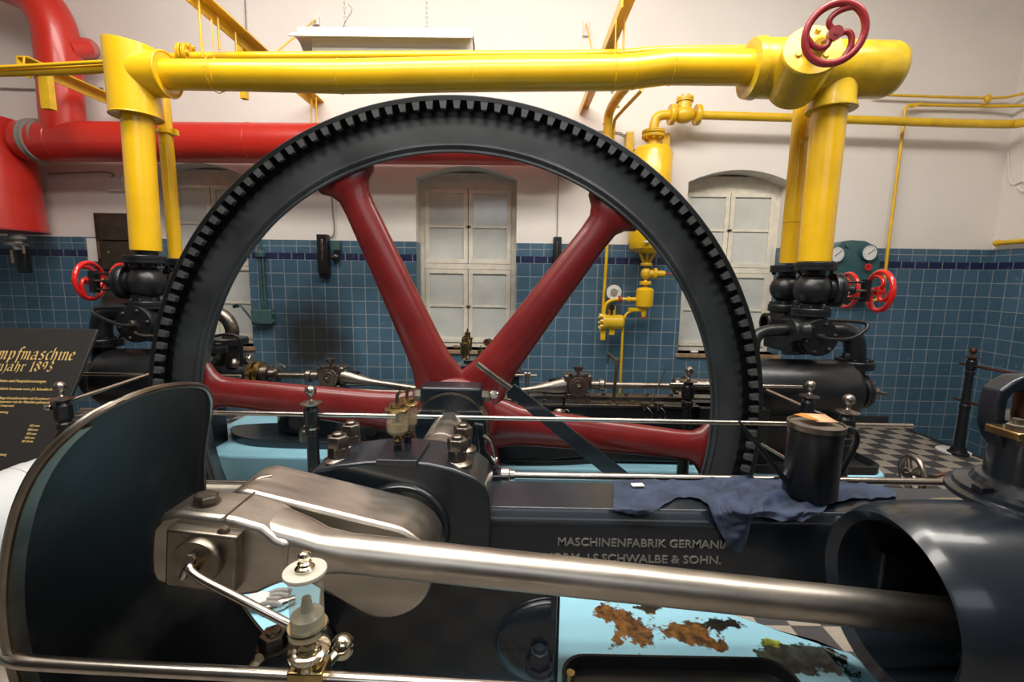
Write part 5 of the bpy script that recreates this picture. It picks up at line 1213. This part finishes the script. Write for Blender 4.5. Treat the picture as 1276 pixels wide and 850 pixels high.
q = W(1231, 123, 5.17); MB().sph(q, .035, (1, .8, 1.3), 12).obox(q-V((.03, 0, .04)), (1, 0, .8), (0, 1, 0), (-.8, 0, 1), .03, .012, .008).out('line_cock', 'yellow2', None, label='small yellow cock on the thin wall line near the corner', cat='cock')
ypipe('wall_line', 'thin yellow line bending down to the gauge board on the right', [W(1300, 129, 5.0), W(1262, 133, 5.2), W(1146, 130.5, 5.2), W(1134, 131, 5.2), W(1128, 134, 5.2), W(1127, 145, 5.2), W(1104, 330, 5.2), W(1100, 366, 5.15), W(1092, 375, 5.1), W(1080, 374, 5.1)], .016, 'yellow2', 2)
q = W(1142, 131, 5.17); MB().obox(q, (1, 0, .4), (0, 1, 0), (-.4, 0, 1), .045, .02, .012).out('pipe_joint', 'yellow2', None, label='small yellow joint at the top bend of the thin line', cat='joint')
q = WX(1241, 303, 5.22); MB().tube([q, (5.22, 3.0, q.z)], .026, 14).lathe(q, (0, -1, 0), [(-.02, .02), (0, .034), (.03, .034)], 16).out('side_wall_pipe', 'yellow2', None, label='yellow pipe fixed to the right side wall above the tiles', cat='pipe')

# ------------------------------------------------------------------ brackets and hangers
def beam(name, label, x, y0, y1, z, w=.05, h=.07):
    t = thing(name, label, 'bracket', (x, y1, z-h))
    MB().box((x-w, y0, z), (x+w, y1, z+.012)).out('top_flange', 'yellow2', t); MB().box((x-w, y0, z-h), (x-w+.012, y1, z)).out('web', 'yellow2', t)
    return t
p = W(398, 131, D); b1 = beam('wall_bracket_beam', 'yellow angle iron bracket rising to the upper left of the lamp', p.x, 3.28, D, p.z+.03)
for (yy, yb_) in ((3.37, 72), (3.57, 62), (3.78, 65)): MB().cyl((p.x-.01, yy, p.z), (p.x-.01, yy, W(290, yb_, yy).z-.0), .008).out('hanger_rod', 'yellow2', b1)
MB().box((p.x-.10, 3.95, W(341, 131, 4.1).z), (p.x-.055, 4.0, p.z+.02)).out('hanger_bar', 'yellow2', b1)
rod('bracket_brace', 'thin diagonal tie rod from the left bracket to the wall', (p.x+.02, 4.3, p.z+.08), W(394, 24, D), .008, 'yellow2', 'tie rod')
MB().box((W(394, 26, D).x-.03, D-.03, W(394, 32, D).z), (W(394, 26, D).x+.04, D, W(394, 22, D).z)).out('anchor_plate', 'plaster', None, label='small pale anchor block at the end of the left tie rod', cat='anchor')
p = W(728, 138, D); b1 = beam('wall_bracket_beam', 'yellow angle iron bracket above the steam main right of the lamp', p.x, 3.28, D, p.z+.03)
for yy in (3.5, 3.75): MB().cyl((p.x+.02, yy, p.z), (p.x+.02, yy, W(765, 70, yy).z), .008).out('hanger_rod', 'yellow2', b1)
rod('bracket_brace', 'thin diagonal tie rod from the right bracket to the wall', (p.x-.02, 4.4, p.z+.05), W(730, 28, D), .008, 'yellow2', 'tie rod')
MB().box((W(730, 28, D).x-.03, D-.03, W(731, 46, D).z), (W(730, 28, D).x+.03, D, W(730, 26, D).z)).out('anchor_plate', 'plaster', None, label='small pale anchor block at the end of the right tie rod', cat='anchor')
q = W(22, 68, 4.1); b1 = beam('wall_bracket_beam', 'yellow angle iron bracket crossing the red duct at the upper left', q.x+.03, 4.1, D, q.z-.02)
MB().box((W(48, 84, 4.3).x, 4.28, W(55, 136, 4.3).z), (W(60, 84, 4.3).x, 4.34, q.z-.03)).out('hanger_bar', 'yellow2', b1)
MB().tube([W(30, 70, 4.0), W(29, 92, 3.95), W(37, 98, 3.95), W(41, 92, 3.95)], .007, 8, 2).out('hanger_hook', 'yellow2', b1)
for (px) in (268, 765):
    c = W(px, 93, YP); b = MB(); b.tube([c+V((0, .110*math.cos(2*PI*k/28), .110*math.sin(2*PI*k/28))) for k in range(28)], .003, 6, closed=True); b.cyl(c+V((0, 0, .12)), c+V((0, 0, .34)), .004)
    b.out('pipe_hanger', 'yellow2', None, label='thin %s hanger loop carrying the steam main' % ('left' if px < 300 else 'right'), cat='hanger')
b = MB(); c = W(335, 160, D); 
for x in (388, 394): b.cyl(W(x, 122, 5.1), W(x, 158, 5.1), .008)
b.out('duct_hangers', 'yellow2', None, label='pair of thin yellow hanger rods under the left bracket foot', cat='hanger')

# ------------------------------------------------------------------ red ducts
YR = 4.85
rv = thing('red_duct', 'fat red sheet metal duct coming down from the ceiling at the upper left', 'duct', W(75, 150, YR))
MB().tube([W(-60, -45, YR), W(10, -22, YR), W(45, -5, YR), W(66, 25, YR), W(72, 55, YR), W(76, 110, YR), W(80, 170, YR)], .180, 36, 2).out('duct', 'duct', rv, sharp=60)
MB().tube([W(85, 60, YR), W(103, 60, YR+.1), W(110, 60, YR+.36)], .095, 28, 0).out('side_stub', 'duct', rv)
for (x, y) in ((75, 105),):
    c = W(x, y, YR); MB().lathe(c, (.02, 0, 1), [(0, .180), (.003, .184), (.008, .180)], 40).out('seam', 'duct', rv)
rh = thing('red_duct', 'long horizontal red duct running behind the flywheel top', 'duct', W(300, 205, YR))
pa, pb = W(32, 176, YR), W(690, 181.5, YR)
MB().tube([pa, pb, W(712, 182, YR+.1), W(716, 182, YR+.25), W(716, 182, D-.02)], .190, 36, 1).out('duct', 'duct', rh, sharp=60)
for px in (75, 200, 314, 566): 
    c = pa+(pb-pa)*((W(px, 178, YR).x-pa.x)/(pb.x-pa.x)); MB().lathe(c, pb-pa, [(0, .190), (.003, .194), (.008, .190)], 40).out('seam', 'duct', rh)
MB().lathe(W(44, 175.5, YR), (1, 0, 0), [(0, .207), (.02, .207), (.025, .19), (.04, .207), (.06, .207), (.065, .186), (.13, .191)], 36).out('flexible_collar', 'cable', rh)
tn = thing('red_drum', 'wide red conical sheet metal drum cut by the left edge', 'drum', W(-10, 285, 4.1))
tc_ = W(-9, 283, 4.82); DZ = W(-10, 283, 4.5).z; DH = W(-10, 135, 4.5).z-DZ
MB().lathe((tc_.x, 4.82, DZ), (0, 0, 1), [(0, .40), (.005, .42), (DH*.5, .39), (DH, .36), (DH+.005, .34)], 56).out('shell', 'duct', tn)
MB().lathe((tc_.x, 4.82, DZ-.012), (0, 0, 1), [(0, .36), (0, .426), (.016, .426)], 56).out('rim', 'darkred', tn)
dt = thing('drain_tap', 'dull metal tap assembly hanging under the red drum', 'tap', W(20, 345, 4.8))
q = W(22, 300, 4.78); MB().lathe(q+V((0, 0, -.09)), (0, 0, 1), [(0, .04), (.05, .05), (.08, .03), (.11, .07), (.16, .06)], 20).sph(q-V((.07, 0, .03)), .05, (1.6, .8, .7), 14).out('body', 'cable', dt)
MB().box((q.x-.05, 4.78, W(20, 340, 4.78).z), (q.x+.05, 4.85, q.z-.05)).out('black_case', 'black', dt, bevel=.01)
MB().cyl(W(18, 305, 4.74), W(35, 305, 4.74), .014).tube([W(29, 306, 4.74), W(30, 316, 4.74)], .012, 10).out('handle', 'rail', dt)
MB().cyl(W(14, 312, 4.74), W(16, 328, 4.74), .013).out('brass_tag', 'wood', dt)

# ------------------------------------------------------------------ hanging lamp
lm = thing('hanging_lamp', 'long white fluorescent lamp housing hanging on two chains', 'lamp', W(480, 62, 3.85))
x0, x1 = W(372, 45, 3.85).x, W(590, 45, 3.85).x
zt, zb = W(480, 38, 3.85).z, W(480, 72, 3.85).z
MB().box((x0, 3.83, zt-.04), (x1, 3.95, zt+.01)).out('tray', 'lampwhite', lm, bevel=.004)
rf = [(3.82, zt-.035), (3.76, zt-.085), (3.765, zt-.09), (3.83, zt-.042), (3.95, zt-.042), (4.02, zt-.09), (4.025, zt-.085), (3.96, zt-.035)]
MB().ringloft([[V((x, y, z)) for (y, z) in rf] for x in (x0-.04, x1+.0)]).out('reflector', 'lampwhite', lm)
MB().box((x0+.10, 3.85, zb-.06), (x1-.01, 3.93, zt-.05)).out('tube_box', 'lampwhite', lm, bevel=.004)
for px in (430, 532):
    p = W(px, 36, 3.89); b = MB()
    k = 0; z = p.z
    while z < ZC-.02 and k < 45:
        c = V((p.x, 3.89, z+.014)); ax = V((1, 0, 0)) if k % 2 else V((0, 1, 0)); x_, y_, z_ = frame_of(ax)
        b.ring(c, ax, [(.002*math.cos(t*PI/2), .010+.002*math.sin(t*PI/2)) for t in range(4)], 8); z += .034; k += 1
    b.out('chain', 'cable', lm)
MB().tube([W(434, 5, 3.89), W(440, 12, 3.89), W(432, 24, 3.89), W(427, 34, 3.89)], .004, 6, 2).out('cord', 'cable', lm)

# ------------------------------------------------------------------ things fixed to the tiled wall
YW = D-.05
def wallbox(name, label, cat, x0, y0, x1, y1, dep, m, bevel=.006, parent=None):
    a, c = W(x0, y1, D-dep), W(x1, y0, D-dep)
    o = MB().box((a.x, D-dep, a.z), (c.x, D-.002, c.z)).out(name, m, parent, bevel=bevel)
    if parent is None: o['label'] = label; o['category'] = cat
    return o
def wire(name, label, pts, r=.007, m='cable'):
    return MB().tube([W(x, y, D-.02) for (x, y) in pts], r, 8, 1).out(name, m, None, label=label, cat='cable')
for (x0, x1, y0, y1, lab) in ((396, 407, 292, 341, 'left narrow black case fixed on the tiles beside the tall red spoke'), (689, 700, 295, 340, 'right narrow black case fixed on the tiles behind the slanting red spoke')):
    t = thing('wall_case', lab, 'case', W(x0, y1, D-.1)); wallbox('case', '', '', x0, y0, x1, y1, .09, 'black', parent=t); wallbox('case_base', '', '', x0+2, y1-1, x1+2, y1+5, .06, 'black', parent=t); wallbox('case_slit', '', '', x0+4, y0+6, x0+6, y1-16, .095, 'nut', parent=t)
wire('wall_cable', 'grey cable down the wall to the left black case', [(413, 215), (414, 262), (417, 286), (415, 295), (407, 296)])
wire('wall_cable', 'thin grey cable down the wall to the right black case', [(696, 215), (695, 260), (694, 295)], .005)
wire('wall_cable', 'thin pale cable hanging beside the duct end', [(418, 230), (418, 298)], .004, 'plaster')
t = thing('switch_box', 'small green switch box with black socket beside the left black case', 'switch', W(418, 325, D-.08))
wallbox('box', '', '', 413, 300, 423, 312, .07, 'green', parent=t); MB().sph(W(418, 321, D-.05), .05, (1, .7, 1), 14).out('socket', 'black', t)
MB().lathe(W(415, 320, D-.08), (0, -1, 0), [(0, .018), (.01, .016)], 10).out('contact', 'brass', t)
t = thing('green_junction_box', 'green cast junction box with two conduits left of the oil stain', 'junction box', W(326, 405, D-.1))
wallbox('box', '', '', 313, 386, 337, 404, .11, 'green', bevel=.012, parent=t)
MB().cyl(W(338, 391, D-.06), W(342, 391, D-.06), .02).cyl(W(338, 400, D-.06), W(342, 400, D-.06), .02).out('glands', 'green', t)
MB().cyl(W(323, 318, D-.04), W(328, 384, D-.04), .013).out('conduit', 'green', t); MB().cyl(W(327, 318, D-.04), W(331, 384, D-.04), .013).out('conduit', 'green', t)
MB().lathe(W(325, 320, D-.04), (0, 0, 1), [(0, .05), (.04, .055), (.07, .03), (.08, .012), (.22, .008)], 16).out('cap', 'green', t)
MB().tube([W(292, 382, D-.2), W(299, 380, D-.2), W(301, 382, D-.2), W(317, 402, D-.12)], .012, 10, 1).out('crank_handle', 'green', t)
MB().cyl(W(291, 382, D-.2), W(297, 381, D-.2), .02).out('crank_grip', 'black', t)
# fuse board left
fbd = thing('fuse_board', 'old brown fuse board on the wall behind the left yellow column', 'fuse board', W(150, 345, D-.15))
wallbox('back_board', '', '', 124, 266, 172, 345, .03, 'bakelite', parent=fbd); 
wallbox('upper_cover', '', '', 124, 272, 166, 299, .10, 'bakelite', parent=fbd); wallbox('lower_cover', '', '', 127, 301, 168, 336, .10, 'bakelite', parent=fbd); wallbox('frame_bar', '', '', 122, 301, 127, 322, .09, 'wood', parent=fbd); wallbox('lower_panel', '', '', 128, 337, 172, 390, .08, 'bakelite', parent=fbd)
wallbox('fuse_tag', '', '', 133, 313, 136, 317, .105, 'brass', parent=fbd)
wallbox('paper_patch', 'bare plaster patch with torn edge on the tiles left of the fuse board', 'patch', 110, 297, 126, 326, .012, 'plaster')
t = thing('junction_box', 'white junction box with a curled cable above the fuse board', 'junction box', W(143, 240, D-.04))
wallbox('box', '', '', 134, 221, 152, 238, .04, 'plaster', bevel=.004, parent=t)
wire('wall_cable', 'grey cable along the wall between the red drum and the junction box', [(60, 217), (90, 215.5), (130, 214), (140, 216), (142, 219), (138, 221)], .009)
wire('wall_cable', 'grey line along the upper wall behind the vertical red duct', [(0, 110), (60, 112), (128, 110)], .009)
wire('wall_cable', 'grey wire dropping from above beside the left bracket', [(305, 0), (307, 45)], .006)
wire('wall_cable', 'curved grey wire behind the yellow vessel elbow', [(722, 164), (745, 164), (772, 164), (782, 172), (786, 184), (796, 192)], .007)
wire('wall_cable', 'short dark wire beside the yellow elbow', [(823, 147), (812, 168)], .006)
q = WX(1256, 190, XR-.02); MB().tube([WX(1256, 190, XR-.02), WX(1257, 225, XR-.02), WX(1263, 231, XR-.02), WX(1268, 228, XR-.02), WX(1276, 225, XR-.02), WX(1282, 234, XR-.02), WX(1274, 240, XR-.02), WX(1268, 233, XR-.02)], .007, 8, 2).out('wall_cable', 'plaster', None, label='looped whitewashed cable on the right side wall', cat='cable')
# teal gauge board
gb_ = thing('gauge_board', 'teal round-topped gauge board behind the right valves', 'gauge board', W(1068, 370, D-.15))
q = W(1068, 345, D-.14); top = [(1040, 372), (1037, 320), (1041, 308), (1050, 301), (1062, 299), (1078, 300), (1089, 305), (1095, 314), (1097, 325), (1094, 372)]
MB().prism([W(x, y, D-.14) for (x, y) in top], (0, .13, 0)).out('board', 'teal', gb_, bevel=.012)
g1 = gauge('', '', W(1084, 315, D-.18), .088, .7, 'teal', gb_); gauge('', '', W(1043, 317, D-.18), .088, .7, 'teal', gb_)
q = W(1082, 333, D-.18); 
MB().torus(q, (0, -1, 0), .03, .009, 20, 8).box((q.x-.03, q.y-.006, q.z-.006), (q.x+.03, q.y+.006, q.z+.006)).box((q.x-.006, q.y-.006, q.z-.03), (q.x+.006, q.y+.006, q.z+.03)).cyl(q, q+V((0, .05, 0)), .01).out('gauge_tap', 'wheelred', gb_)
MB().lathe(W(1056, 306, D-.15), (0, -1, 0), [(0, .025), (.015, .02)], 12).out('board_screw', 'teal', gb_)
for (x0, y0, y1) in ((981, 298, 330),): wallbox('wall_case', 'narrow black case on the tiles between the two right columns', 'case', 990, 300, 1003, 330, .09, 'black')
# odds and ends on the window sills
for i, (px, lab) in enumerate(((609, 'brown round tin at the right end of the middle window sill'), (620, 'second brown round tin at the right end of the middle window sill'))):
    q = W(px, 427, D+.05); MB().lathe(q+V((0, .05, 0)), (-.4, -1, 0), [(0, .045), (.06, .045), (.065, .038), (.06, .03)], 24).out('tin', 'rustrod', None, label=lab, cat='tin')
q = W(553, 431, D+.03); MB().sph((q.x-.02, q.y, ZS+.02), .03, (2.6, 1, .7), 12).out('oily_rag', 'bakelite', None, label='dark oily rag on the left of the middle window sill', cat='rag')
q = W(563, 431, D+.03); MB().sph((q.x+.05, q.y, ZS+.025), .03, (1.6, 1, .8), 12).out('oily_rag', 'wood', None, label='small brown rag lump near the middle of the window sill', cat='rag')
q = W(866, 428, D+.02); MB().sph((q.x, q.y, ZS+.015), .025, (2, 1, .6), 12).out('rubble', 'chalk', None, label='small pale lump on the right window sill', cat='lump')

# ------------------------------------------------------------------ sign board
TL, BR = W(122, 410, 3.0), None
sx_ = TL.x
r1 = ray(60, 565); r1 = CAM+r1*((sx_)/r1.x); SB = r1
un = V((1, 0, 0)); dn = (SB-TL).normalized()
nrm = un.cross(dn).normalized()
if nrm.y > 0: nrm = -nrm
sg = thing('sign_board', 'black sign board with gold blackletter heading, leaning at the left edge', 'sign', (sx_-.5, SB.y, 0))
Ls = (SB-TL).length*1.15; wS = 1.5
c4 = [TL, TL-un*wS, TL-un*wS+dn*Ls, TL+dn*Ls]
MB().prism(c4, -nrm*.02).out('board', 'signblack', sg, bevel=.003)
b = MB(); b.box((sx_-.45, SB.y+.42, 0), (sx_-.41, SB.y+.46, 1.05)); b.out('stand', 'black', sg); MB().box((sx_-.6, SB.y+.2, 0), (sx_-.25, SB.y+.6, .02)).out('stand_foot', 'black', sg)
def SP_(px, py):                                   # a point of the sign plane
    r = ray(px, py); t = (TL-CAM).dot(nrm)/r.dot(nrm); return CAM+r*t+nrm*.0015
NIB = {  # strokes on a grid: x 0..1, y 0 baseline, 1 x-height
 'D': ([[(.1, 1.5), (.3, 1.6), (.3, 0), (.55, .0), (.95, .3), (.95, 1.1), (.6, 1.55), (.3, 1.6)]], 1.25),
 'B': ([[(.1, 1.5), (.3, 1.6), (.3, 0), (.8, .1), (.95, .45), (.75, .8), (.35, .85)], [(.35, .85), (.85, 1.1), (.85, 1.4), (.5, 1.6), (.3, 1.6)]], 1.25),
 'a': ([[(.15, .85), (.5, 1.0), (.62, .85), (.62, .1), (.78, .0)], [(.6, .55), (.2, .5), (.1, .2), (.3, .0), (.6, .15)]], .95),
 'm': ([[(.0, .85), (.12, 1), (.2, .85), (.2, .0), (.3, .1)], [(.2, .75), (.42, 1), (.55, .85), (.55, .0), (.65, .1)], [(.55, .75), (.78, 1), (.9, .85), (.9, .1), (1.03, .0)]], 1.18),
 'p': ([[(.05, .9), (.2, 1), (.25, .8), (.25, -.45)], [(.25, .8), (.5, 1), (.7, .8), (.7, .2), (.5, .0), (.25, .12)]], .95),
 'f': ([[(.65, 1.4), (.45, 1.55), (.3, 1.35), (.3, -.4)], [(.1, .95), (.55, .95)]], .62),
 's': ([[(.6, .9), (.35, 1.0), (.15, .75), (.55, .4), (.5, .1), (.3, .0), (.1, .12)]], .78),
 'c': ([[(.55, .95), (.35, 1.0), (.15, .8), (.15, .2), (.35, .0), (.55, .12)]], .62),
 'h': ([[(.3, 1.55), (.2, 1.4), (.2, .0), (.3, .08)], [(.2, .75), (.45, 1), (.6, .8), (.6, .1), (.5, -.25), (.35, -.4)]], .85),
 'i': ([[(.05, .9), (.15, 1), (.22, .85), (.22, .1), (.35, .0)], [(.18, 1.3), (.25, 1.36)]], .46),
 'n': ([[(.0, .85), (.12, 1), (.2, .85), (.2, .0), (.3, .1)], [(.2, .75), (.45, 1), (.58, .85), (.58, .1), (.7, .0)]], .82),
 'e': ([[(.15, .45), (.6, .7), (.45, 1.0), (.15, .8), (.15, .2), (.35, .0), (.6, .12)]], .76),
 'u': ([[(.05, .9), (.18, 1), (.2, .85), (.2, .15), (.38, .0), (.6, .2)], [(.55, 1), (.62, .85), (.62, .1), (.75, .0)]], .88),
 'j': ([[(.15, .9), (.25, 1), (.3, .85), (.3, -.1), (.1, -.45)], [(.25, 1.3), (.32, 1.36)]], .5),
 'r': ([[(.05, .85), (.15, 1), (.22, .85), (.22, .1), (.32, .0)], [(.22, .75), (.45, 1), (.55, .88)]], .62),
 '1': ([[(.15, 1.2), (.4, 1.5), (.4, .0)], [(.2, .0), (.6, .0)]], .72),
 '8': ([[(.45, .8), (.15, 1.1), (.4, 1.5), (.7, 1.2), (.45, .8), (.1, .4), (.4, .0), (.75, .35), (.45, .8)]], .88),
 '9': ([[(.65, 1.0), (.4, .7), (.12, 1.0), (.3, 1.45), (.6, 1.4), (.68, 1.0), (.55, .3), (.2, .0)]], .85),
 '3': ([[(.15, 1.3), (.45, 1.5), (.65, 1.2), (.35, .8), (.7, .5), (.45, .0), (.12, .15)]], .84),
 ' ': ([], .55)}
def blackletter(txt, right, h, wscale, name):
    """broad nib lettering ending at the point 'right' of the sign plane"""
    tot = sum(NIB[c][1] for c in txt); x = -tot; b = MB()
    nib = V((.085, 0, .075)); 
    for ch in txt:
        for st in NIB[ch][0]:
            for (p, q) in zip(st[:-1], st[1:]):
                P = []
                for (g, sgn) in ((p, -1), (p, 1), (q, 1), (q, -1)):
                    gx, gy = x+g[0]+sgn*nib.x, g[1]+sgn*nib.z
                    P.append(right+un*(gx*h*wscale)-dn*(gy*h))
                try: b.faces(P, [(0, 1, 2, 3)])
                except ValueError: pass
        x += NIB[ch][1]
    return b.out(name, 'gold', sg, sharp=10)
r_ = SP_(92, 449); hh = (SP_(92, 440)-SP_(92, 449.5)).length
lw = (SP_(92, 449)-SP_(24, 449)).length
lw2 = sum(NIB[c][1] for c in 'maschine')
ws = lw/(lw2*hh)
blackletter('Dampfmaschine', r_, hh, ws, 'heading')
r_ = SP_(64.5, 463); hh = (SP_(64, 455.5)-SP_(64, 463)).length
ws = (SP_(64.5, 463)-SP_(35, 463)).length/(sum(NIB[c][1] for c in '1893')*hh)*1.04
blackletter('Baujahr 1893', r_, hh, ws*.98, 'heading')
up_ = -dn
for (txt, px, py, h) in (('Technische Daten und Hauptabmessungen', 57, 477, 3.2), ('Maschinenfabrik Germania vorm. J.S. Schwalbe & Sohn', 74, 487, 2.8), ('Liegende Zwillings-Dampfmaschine mit Kondensation', 66, 498.5, 2.8), ('Generator mit der Maschine gekuppelt', 62, 503, 2.8), ('Compound', 17, 507, 2.6), ('Steuerung', 10, 515, 2.8),
                         ('425 mm', 49, 532, 2.6), ('800 mm', 47, 537, 2.6), ('700 mm', 45, 542, 2.6), ('450 mm', 43, 547, 2.6), ('85 U/min', 41, 551.5, 2.6), ('Leistung', 8, 568, 3)):
    o_ = SP_(px, py); h_m = (SP_(px, py-h)-SP_(px, py)).length
    text_mesh(txt, 'small_lettering', 'gold', sg, o_, un, up_, h_m, None, .001, right=True, spacing=.95)
# ------------------------------------------------------------------ white casing at the left edge
wc_ = thing('white_casing', 'white enamelled casing with a seam behind the crank guard at the left edge', 'casing', W(-20, 850, 1.9))
pA, pB = W(52, 585, 2.0), W(-140, 668, 1.55)
pts = [pA, pA*.5+pB*.5, pB]
MB().lathe(pA+V((.0, 0, -.16)), pB-pA, [(-.12, .20), (0, .205), (.01, .21), (1.2, .23)], 48).out('shell', 'white', wc_)
MB().lathe(pA+V((.0, 0, -.16))+(pB-pA).normalized()*.06, pB-pA, [(0, .209), (.003, .2125), (.006, .209)], 48).out('seam', 'cable', wc_)
MB().cyl(V((pB.x+.1, pB.y, 0)), V((pB.x+.1, pB.y, pB.z-.15)), .12, seg=30).out('stand', 'white', wc_)
# grey glove and bottle on the plinth
gv = WZ(322, 755, .255)
t = thing('work_glove', 'crumpled grey work glove lying on the pale blue plinth beside the crank guard', 'glove', gv)
b = MB(); b.sph(gv+V((0, 0, .025)), .05, (1.2, 1, .5), 18); b.out('palm', 'chalk', t)
for i in range(4): MB().tube([gv+V((.02, -.03+.022*i, .025)), gv+V((.07, -.03+.026*i, .04)), gv+V((.11, -.02+.028*i, .02))], .012, 8, 1).out('finger', 'cable', t)
q = WZ(352, 752, .27); MB().lathe(q, (1, .6, .1), [(-.08, .02), (-.07, .026), (.0, .026), (.02, .018), (.05, .014)], 16).out('small_bottle', 'rail', None, label='small silver cylinder lying beside the grey glove', cat='cylinder')

# ------------------------------------------------------------------ groups of look-alikes
GROUPS = {'globe_valve': 'black globe valves under the yellow columns', 'valve_handwheel': 'red handwheels of the globe valves', 'guard_rail': 'steel guard rails round the flywheel',
 'stair_rail': 'rusty rails along the stairwell', 'steam_cylinder': 'black steam cylinders of the far engine', 'steam_column': 'thick yellow steam columns', 'side_column': 'slim yellow side columns',
 'down_pipe': 'yellow down pipes beside the vessel', 'wall_line': 'thin yellow lines on the right wall', 'wall_bracket_beam': 'yellow bracket beams on the back wall', 'pipe_hanger': 'hanger loops of the steam main',
 'bracket_brace': 'tie rods of the brackets', 'anchor_plate': 'anchor blocks of the tie rods', 'red_duct': 'red ventilation ducts', 'wall_case': 'black cases on the tiles', 'oil_cup': 'brass oil cups on the bearings',
 'crosshead': 'crossheads of the engines', 'connecting_rod': 'steel connecting rods', 'stuffing_box': 'stuffing boxes of the far engine', 'drip_cup': 'small drip cups on the far bed', 'tin': 'brown tins on the window sill',
 'oily_rag': 'oily rags on the window sill', 'wall_cable': 'grey cables on the walls'}
for o in list(bpy.data.objects):
    if o.parent is None and 'category' in o.keys():
        g = GROUPS.get(o.name.split('.')[0])
        if g and 'group' not in o.keys(): o['group'] = g
